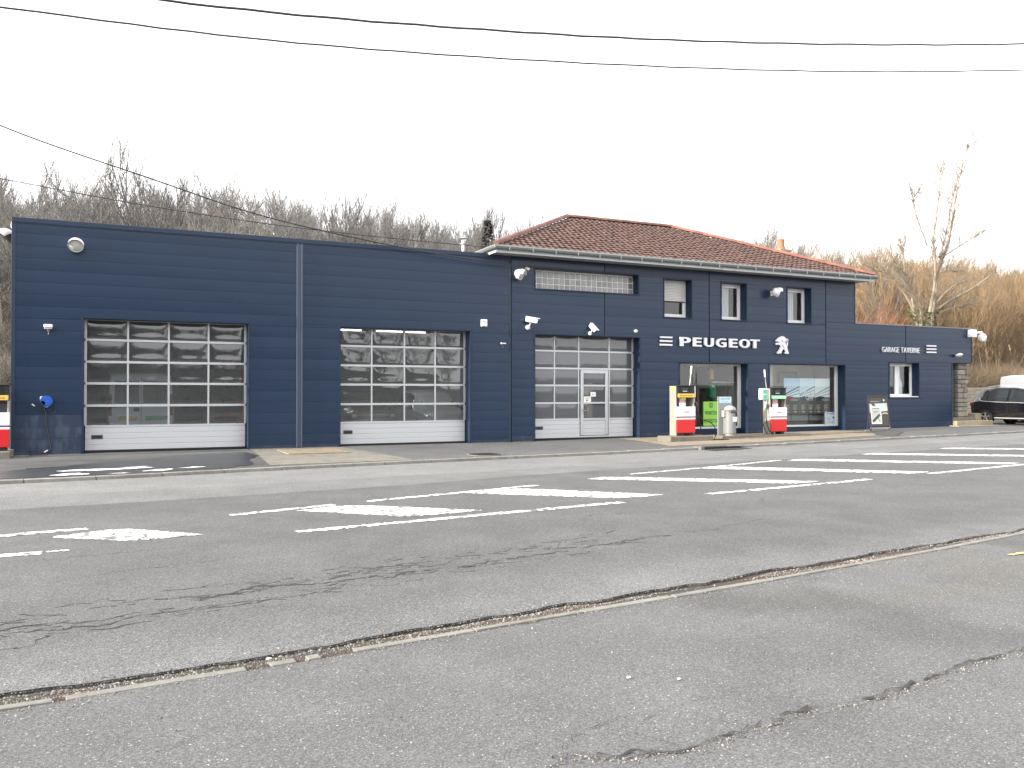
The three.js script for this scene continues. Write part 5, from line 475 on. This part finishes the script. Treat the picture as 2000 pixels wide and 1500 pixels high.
{ const t = thing('white_notice', 'small white notice board standing in the right corner of the right shop window', 'notice', [25.27, .34, -.46], -.1); obj('panel', rb(-.3, .3, 0, .46, -.02, 0, .004), M.white, t); sticker('print', .58, .44, mat(0xffffff, .5, { map: canvasTex(232, 176, (c, W, H) => { c.fillStyle = '#dfe9f2'; c.fillRect(0, 0, W, H); c.fillStyle = '#5b6672'; c.fillRect(26, 16, 170, 10); c.strokeStyle = '#8b8f96'; c.lineWidth = 5; c.beginPath(); c.ellipse(66, 92, 34, 26, 0, 0, 7); c.stroke(); c.strokeStyle = '#c98d92'; c.beginPath(); c.arc(66, 92, 18, 0, 4); c.stroke(); c.fillStyle = '#1e2733'; c.beginPath(); c.moveTo(135, 70); c.lineTo(165, 62); c.lineTo(175, 82); c.lineTo(205, 96); c.lineTo(205, 112); c.lineTo(175, 102); c.lineTo(150, 92); c.fill(); c.fillStyle = '#9aa3ad'; c.fillRect(30, 146, 170, 8); }) }), t, 0, .23, .002); }
{ const t = thing('inner_door', 'white framed inner door at the left of the right shop window', 'door', [22.55, .26, -1.1]); obj('frame', [rb(.2, .32, 0, 2.36, -.05, .05, .01), rb(-.7, .2, 1.98, 2.08, -.05, .05, .01), rb(-.82, -.7, 0, 2.36, -.05, .05, .01)], M.white, t); obj('leaf', rb(-.7, .2, 0, 1.98, -.03, .0, .006), mat([.12, .1, .08], .4), t); obj('wall_above', bx(-.7, .2, 2.08, 2.36, -.04, 0), mat([.3, .26, .2], .8), t); }
{ const t = thing('counter', 'low dark counter with pale panels below the posters in the right shop window', 'counter', [24.0, .26, -1.1]); obj('top', rb(-1.3, 1.3, .48, .52, -.3, .3, .01), M.dark, t); for (let k = 0; k < 3; k++) obj('front_panel', rb(-1.28 + k * .86, -.46 + k * .86, .22, .46, .26, .3, .008), mat([.28, .29, .3], .4), t); obj('base', rb(-1.25, 1.25, 0, .22, -.28, .26, .01), mat([.08, .07, .065], .6), t); obj('leaflet_stand', rb(.0, .3, .02, .06, .3, .5, .006), M.white, t); }
{ const t = thing('picture_frame', 'brown framed panel on the beige wall above the posters', 'picture', [24.3, 1.95, -1.8]); obj('frame', [rb(-.5, .5, .38, .45, 0, .04, .01), rb(-.5, -.43, 0, .38, 0, .04, .01), rb(.43, .5, 0, .38, 0, .04, .01)], mat([.16, .1, .06], .5), t); obj('panel', bx(-.43, .43, 0, .38, .0, .015), mat([.4, .36, .3], .7), t); }
// fence and roadside beyond the porch
{ const r = rng(31), t = thing('plank_fence', 'pale concrete plank fence behind the parked cars at the right', 'fence', [0, 0, 0]), ms = [[.62, .56, .47], [.57, .52, .44], [.66, .6, .5], [.53, .49, .42]].map(c => mat(c, .9, { map: CONC })); const y0 = g(38), P = [[33.4, -8.2], [36.9, -6.3], [40.4, -4.4], [43.9, -2.5]]; for (let i = 0; i < P.length - 1; i++) { const [a, za] = P[i], [b, zb] = P[i + 1], L = Math.hypot(b - a, zb - za), rot = -Math.atan2(zb - za, b - a); for (let k = 0; k < 9; k++) { const o = obj('plank', uvm(rb(-L / 2 + .05, L / 2 - .05, .004, .174, -.03, .03, .02, 2), 1, r() * 3, r()), ms[floor(r() * 4)], t); o.position.set((a + b) / 2, y0 + k * .178, (za + zb) / 2); o.rotation.y = rot; o.rotation.z = (r() - .5) * .003; } }
  for (const [a, za] of P) obj('post', rb(a - .06, a + .06, 0, y0 + 1.68, za - .07, za + .07, .01), mat([.16, .16, .17], .8), t); }
console.log('vehicles done');
// ---------------------------------------------------------------- trees
const RT = rng(101);
function limb(G, p, d, len, r0, r1, n, wob, up, sides, rnd, tipped) { const pts = [p.clone()], rad = [r0], dir = d.clone().normalize(); const q = p.clone(); for (let k = 1; k <= n; k++) { dir.x += wob * (rnd() - .5); dir.z += wob * (rnd() - .5); dir.y += up + wob * .5 * (rnd() - .5); dir.normalize(); q.addScaledVector(dir, len / n); pts.push(q.clone()); rad.push(lerp(r0, r1, k / n)); } G.ring(pts, rad, sides, tipped); return { pts, dir }; }
const pick = (pts, t) => { const x = t * (pts.length - 1), i = min(pts.length - 2, floor(x)); return pts[i].clone().lerp(pts[i + 1], x - i); };
const tangent = (pts, t) => { const i = min(pts.length - 2, floor(t * (pts.length - 1))); return pts[i + 1].clone().sub(pts[i]).normalize(); };
const splay = (t, ang, rnd) => { const a = rnd() * 2 * PI, u = abs(t.y) > .9 ? V(1, 0, 0) : V(0, 1, 0), s = t.clone().cross(u).normalize(), w = t.clone().cross(s); return t.clone().multiplyScalar(cos(ang)).addScaledVector(s, sin(ang) * cos(a)).addScaledVector(w, sin(ang) * sin(a)).normalize(); };
function twigs(G, pts, lvl, len, r, cfg, rnd) { const n = cfg.n[lvl] || 0; for (let i = 0; i < n; i++) { const t = lerp(cfg.from[lvl], 1, (i + rnd()) / n), p = pick(pts, t), d = splay(tangent(pts, t), cfg.ang[lvl] * (.7 + .6 * rnd()), rnd); d.y += cfg.lift; const L = len * cfg.len[lvl] * (1.06 - .2 * t) * (.7 + .6 * rnd()); const last = lvl >= cfg.n.length - 1; const b = limb(G, p, d, L, max(last ? .0075 : .014, r * cfg.rad * (1.1 - .6 * t)), last ? .003 : max(.006, r * cfg.rad * .25), last ? 1 : lvl === 2 ? 2 : 3, cfg.wob, cfg.up, 3, rnd, last); if (!last) twigs(G, b.pts, lvl + 1, L, r * cfg.rad, cfg, rnd); } }
function bareTree(seed, h, stems, cfg) { const rnd = rng(seed), T = new GB(), C = new GB(); for (let s = 0; s < stems; s++) { const a = s / stems * 2 * PI + rnd(), lean = stems > 1 ? .16 + .14 * rnd() : .05, d = V(cos(a) * lean, 1, sin(a) * lean), r = (.0135 * h + .02) * (stems > 1 ? .72 : 1); const st = limb(T, V(cos(a) * .1 * (stems - 1), -.6, sin(a) * .1 * (stems - 1)), d, h * (.7 + .16 * rnd()), r, .014, 9, .16, .02, 7, rnd, false); twigs(C, st.pts, 0, h, r, cfg, rnd); } return [T.geo(), C.geo()]; }
const cfgA = { n: [13, 6, 6, 4], from: [.38, .25, .2, .15], ang: [.75, .7, .7, .6], len: [.36, .48, .5, .55], rad: .56, wob: .3, up: .05, lift: .15 };
const cfgB = { n: [15, 6, 5, 4], from: [.28, .2, .2, .15], ang: [.5, .5, .6, .6], len: [.42, .45, .5, .5], rad: .54, wob: .22, up: .1, lift: .3 };
const protos = [bareTree(1, 11, 1, cfgA), bareTree(2, 11, 2, { ...cfgA, n: [9, 6, 5, 4] }), bareTree(3, 11.5, 1, cfgB), bareTree(4, 10.5, 3, { ...cfgB, n: [8, 5, 5, 4] }), bareTree(5, 11, 1, { ...cfgA, ang: [.95, .8, .7, .6] }), bareTree(6, 12, 1, { ...cfgB, n: [14, 6, 5, 4] })];
const barkG = [[.24, .225, .21], [.3, .28, .25], [.46, .43, .36], [.2, .19, .175]].map(c => mat(c, .95)), barkSunTint = [[.42, .34, .22], [.36, .29, .19], [.5, .42, .28], [.3, .235, .155]].map(c => mat(c, .95)), twG = [[.15, .142, .135], [.18, .17, .16], [.12, .114, .11]].map(c => mat(c, .95)), twSunTint = [[.26, .183, .108], [.29, .205, .12], [.22, .16, .1]].map(c => mat(c, .95));  // right slope sets carry golden sunlight in the bark and twig colour
const depth = (u, z) => .9045 * (24 - z) + .4264 * u;
{ const spots = []; // staggered rows following the foot of the slope
  for (const [z0, n, ua, ub] of [[-26, 22, -14, 88], [-34, 26, -15, 100], [-43, 28, -18, 116]]) for (let i = 0; i < n; i++) spots.push([lerp(ua, ub, (i + .25 + .5 * RT()) / n), z0 + 6 * (RT() - .5)]);
  for (let i = 0; i < 16; i++) spots.push([44 + 3.4 * i + 2 * RT(), -19 - 3 * RT()]);
  for (const [u, z] of spots) { const right = u > 58 + z * .35, k = floor(RT() * 6), [tg, cg] = protos[k]; const sc = (.86 + .2 * RT()) * (u < 14 ? 1.05 : .95) * (z > -30 ? .92 : 1); const where = right ? ['bare tree on the slope right of the garage, golden sunlight painted into its bark', 'bare trees on the right slope'] : u > 24 ? ['bare tree on the hillside behind the tiled roof', 'bare trees behind the tiled roof'] : ['bare tree on the hillside above the flat workshop roof', 'bare trees above the flat roof'];
    const t = thing('bare_tree', where[0], 'tree', [u, hill(u, z), z], RT() * 6.28, where[1]); t.scale.setScalar(sc); const pale = RT() < .45; if (!right) { t.userData.label = (pale ? 'pale trunked ' : 'dark trunked ') + where[0]; t.userData.group = (pale ? 'pale ' : 'dark ') + where[1]; } const o = obj('trunk', tg, right ? barkSunTint[floor(RT() * 4)] : pale ? barkG[2] : barkG[floor(RT() * 4)], t); obj('crown', cg, right ? twSunTint[floor(RT() * 3)] : twG[floor(RT() * 3)], t); } }
{ // the wood further up both slopes, one mass
  const mk = (seed, cfg, h) => { const [a, b] = bareTree(seed, h, 1, cfg); return mergeGeometries([a, b].map(q => { q = q.toNonIndexed(); return q; })); }; const far = [mk(21, { ...cfgA, n: [13, 6, 5], from: [.25, .2, .15], len: [.36, .5, .55], ang: [.75, .7, .7] }, 11), mk(22, { ...cfgB, n: [15, 6, 5], from: [.2, .2, .15], len: [.4, .48, .55], ang: [.55, .55, .6] }, 11.5), mk(23, { ...cfgA, n: [14, 7, 5], from: [.3, .2, .15], len: [.34, .5, .6], ang: [.9, .8, .7] }, 10.5)];
  const m = new THREE.Matrix4(), q = new THREE.Quaternion(), up = V(0, 1, 0); const spread = (name, label, n, place, tan) => far.forEach((G, gi) => { const N = floor(n / 3), im = new THREE.InstancedMesh(G, mat(0xffffff, .95), N); for (let k = 0; k < N; k++) { const [u, z] = place(), s = .8 + .3 * RT(); im.setMatrixAt(k, m.compose(V(u, hill(u, z) - .2, z), q.setFromAxisAngle(up, RT() * 6.28), V(s, s * (.85 + .3 * RT()), s))); const w = tan(u, z), f = .75 + .5 * RT(); im.setColorAt(k, rgb(lerp(.145, .25, w) * f, lerp(.14, .18, w) * f, lerp(.14, .11, w) * f)); } im.name = numbered(name); scene.add(im); stuff(im); tag(im, label, 'wood'); });
  spread('woodland', 'distant bare wood covering the upper hillside behind the garage', 1000, () => { const z = -48 - 85 * pow(RT(), 1.2), w = 24 - z; return [lerp(-.36, 2.15, RT()) * w, z]; }, (u, z) => smooth((u / (24 - z) - .75) / .5));  // wood turns golden to the right, sunlight put into its colour
  spread('woodland', 'bare wood on the slope across the road behind the viewer', 150, () => [lerp(-90, 34, RT()), 58 + 60 * RT()], () => 0); }
{ // undergrowth on the slope
  const G = new GB(), r = rng(55); for (let k = 0; k < 70; k++) { const a = r() * 6.28, d = V(cos(a) * .5 * r(), 1, sin(a) * .5 * r()), p = V((r() - .5) * .9, -.1, (r() - .5) * .9); const st = limb(G, p, d, 1.2 + 1.3 * r(), .012, .002, 3, .35, .02, 3, r, true); for (let j = 0; j < 3; j++) { const t = .3 + .6 * r(); limb(G, pick(st.pts, t), splay(tangent(st.pts, t), .7, r), .35 + .4 * r(), .006, .0015, 2, .3, .05, 3, r, true); } }
  const bg = G.geo(), N = 5200, im = new THREE.InstancedMesh(bg, mat(0xffffff, .95), N), m = new THREE.Matrix4(), q = new THREE.Quaternion(); for (let k = 0; k < N; k++) { const z = -13.5 - 44 * pow(RT(), 1.9), w = 24 - z, u = lerp(-.3, 1.85, RT()) * w, s = .7 + .9 * RT(); im.setMatrixAt(k, m.compose(V(u, hill(u, z), z), q.setFromAxisAngle(V(0, 1, 0), RT() * 6.28), V(s * 1.2, s, s * 1.2))); const wr = smooth((u / w - .7) / .5), f = .7 + .6 * RT(); im.setColorAt(k, rgb(lerp(.16, .2, wr) * f, lerp(.145, .15, wr) * f, lerp(.125, .1, wr) * f)); } im.name = 'undergrowth'; scene.add(im); stuff(im); tag(im, 'brown winter undergrowth covering the foot of the slope', 'undergrowth'); }  // warmer tint towards the right paints the sunlit slope
{ // reddish twiggy shrub right of the tiled roof
  const t = thing('twiggy_shrub', 'round orange twigged bush behind the low wing, left of the ivy tree', 'shrub', [43.4, hill(43, -16), -16]), G = new GB(), r = rng(66); for (let k = 0; k < 150; k++) { const a = r() * 6.28, e = .25 + .7 * sqrt(r()), d = V(cos(a) * e, 1.05, sin(a) * e), st = limb(G, V((r() - .5) * .5, 1.0, (r() - .5) * .5), d, 4 + 2.2 * r(), .03, .004, 5, .14, .0, 3, r, false); for (let j = 0; j < 9; j++) { const tt = .35 + .63 * r(), b = limb(G, pick(st.pts, tt), splay(tangent(st.pts, tt), .5, r), 1.1 + .8 * r(), .01, .002, 3, .2, .03, 3, r, true); for (let i = 0; i < 3; i++) { const t2 = .3 + .6 * r(); limb(G, pick(b.pts, t2), splay(tangent(b.pts, t2), .6, r), .5, .005, .0015, 2, .2, .03, 3, r, true); } } } obj('twigs', G.geo(), mat([.36, .16, .085], .9), t); obj('stem', [bar([0, 0, 0], [.05, 1.6, 0], .16)], barkSunTint[1], t); }
{ // tall pollarded tree with ivy, right of the house
  const z0 = -10, ub = 42.3, yb = hill(ub, z0), t = thing('ivy_tree', 'tall bare pollarded tree with ivy on its trunk behind the low right wing', 'tree', [ub, yb, z0]), T = new GB(), C = new GB(), r = rng(88), P = (a, dz = 0) => a.map(([u, y], i) => V(u - ub, y - yb, dz * i / (a.length - 1)));
  const L = [[[[42.5, yb + 1], [42.7, 4.5], [42.85, 5.6], [42.97, 6.87], [43.22, 8.51], [43.83, 9.7], [44.32, 11.39], [44.57, 12.73], [45.07, 14.95], [46.07, 16.91]], .26, .5], [[[43.7, 9.5], [44.07, 9.88], [44.8, 11.26], [45.55, 13.16], [46.3, 14.75]], .1, -.7], [[[42.2, yb + 1], [41.9, 4.8], [41.7, 5.7], [41.46, 6.56], [40.34, 7.46], [39.34, 8.28], [38.58, 9.1]], .19, 1], [[[42.1, 5], [41.85, 5.8], [41.87, 7.14], [41.54, 8.57], [41.6, 9.95], [41.49, 10.58]], .12, -1], [[[42.6, 5.2], [42.8, 6.45], [42.98, 8.01], [42.93, 9.23], [42.65, 10.43], [42.72, 11.66], [42.85, 12.9], [42.8, 14.52]], .15, .8], [[[42.7, 10.1], [41.84, 11.26], [41.16, 12.33], [41.05, 12.8]], .06, .5], [[[42.95, 6.2], [44.04, 6.92], [45.75, 7.83], [47.0, 8.74]], .12, 1.2], [[[43.05, 6.4], [44.53, 7.44], [46.25, 8.19], [47.2, 8.3]], .1, -1], [[[43.25, 8.5], [44.2, 8.7], [45.02, 8.62]], .07, .6], [[[43.75, 9.4], [45.04, 10.29], [46.02, 10.95]], .06, 1], [[[41.75, 6], [40.9, 7.41], [39.79, 8.39], [38.91, 8.73]], .09, -.8], [[[43.0, 6.0], [44.6, 6.6], [46.2, 6.9]], .08, .5]];
  for (const [pts, rad, dz] of L) { const c = new THREE.CatmullRomCurve3(P(pts, dz)), q = c.getPoints(22).map(v => v.add(V(.05 * (r() - .5), .03 * (r() - .5), .05 * (r() - .5)))); T.ring(q, q.map((_, i) => lerp(rad * .75, .022, pow(i / 22, .7))), 8, false); const n = floor(8 + c.getLength() * 5); for (let k = 0; k < n; k++) { const tt = .25 + .75 * r(), d = splay(tangent(q, tt), .55 + .4 * r(), r); d.y += .35; const b = limb(C, pick(q, tt), d, .4 + .8 * r(), .019, .01, 4, .3, .06, 3, r, false); for (let j = 0; j < 4; j++) { const t2 = .2 + .75 * r(), e = limb(C, pick(b.pts, t2), splay(tangent(b.pts, t2), .6, r), .25 + .3 * r(), .012, .006, 2, .3, .08, 3, r, true); } } }
  T.ring([V(0, -.3, 0), V(.05, 1.5, 0), V(.15, 3, .05), V(.3, 4.6, .05)], [.42, .36, .32, .26], 12, false); obj('trunk', T.geo(), mat([.3, .25, .185], .9), t); obj('crown', C.geo(), mat([.25, .21, .165], .9), t);
  const I = new GB(); for (let k = 0; k < 1500; k++) { const side = r() < .5, y = yb + 2 + 4.3 * pow(r(), .8), a = r() * 6.28, R0 = .22 + .28 * r(); const cx = side ? lerp(42.4, 42.95, (y - 3) / 3.5) : lerp(42.3, 41.65, (y - 3) / 3.5); const p = V(cx - ub + cos(a) * R0, y - yb, sin(a) * R0), s = .05 + .05 * r(), d1 = V(r() - .5, r() - .5, r() - .5).normalize().multiplyScalar(s), d2 = V(r() - .5, r() - .5, r() - .5).normalize().multiplyScalar(s); I.tri(p.clone().sub(d1), p.clone().add(d2), p.clone().add(d1)); I.tri(p.clone().sub(d1), p.clone().sub(d2).lerp(p, .3), p.clone().add(d2)); } obj('ivy', I.geo(), mat([.09, .115, .035], .7, { side: THREE.DoubleSide }), t); }
{ // small conifer left of the tiled roof
  const u = 29.7, z = -44, t = thing('conifer', 'small dark conifer standing against the sky left of the tiled roof', 'tree', [u, hill(u, z), z]), G = new GB(), r = rng(99); const H = 12.2; for (let k = 0; k < 2400; k++) { const y = 3 + (H - 3) * r(), R0 = 1.5 * pow(1 - (y - 3) / (H - 2.6), .75) * (.35 + .65 * sqrt(r())), a = r() * 6.28, p = V(cos(a) * R0, y, sin(a) * R0), d = V(cos(a), -.3 + .5 * r(), sin(a)).multiplyScalar(.32), s = V(-sin(a), .2 * (r() - .5), cos(a)).multiplyScalar(.09); G.tri(p.clone().sub(s), p.clone().add(s), p.clone().add(d)); } obj('crown', G.geo(), mat([.05, .06, .045], .9, { side: THREE.DoubleSide }), t); const T = new GB(); T.ring([V(0, -.3, 0), V(0, 6, 0), V(.05, 12.5, 0)], [.18, .12, .02], 7, false); obj('trunk', T.geo(), barkG[3], t); }
console.log('trees done');
scene.traverse(o => { if (o.isMesh) { o.castShadow = true; o.receiveShadow = true; } });
renderer.render(scene, camera);
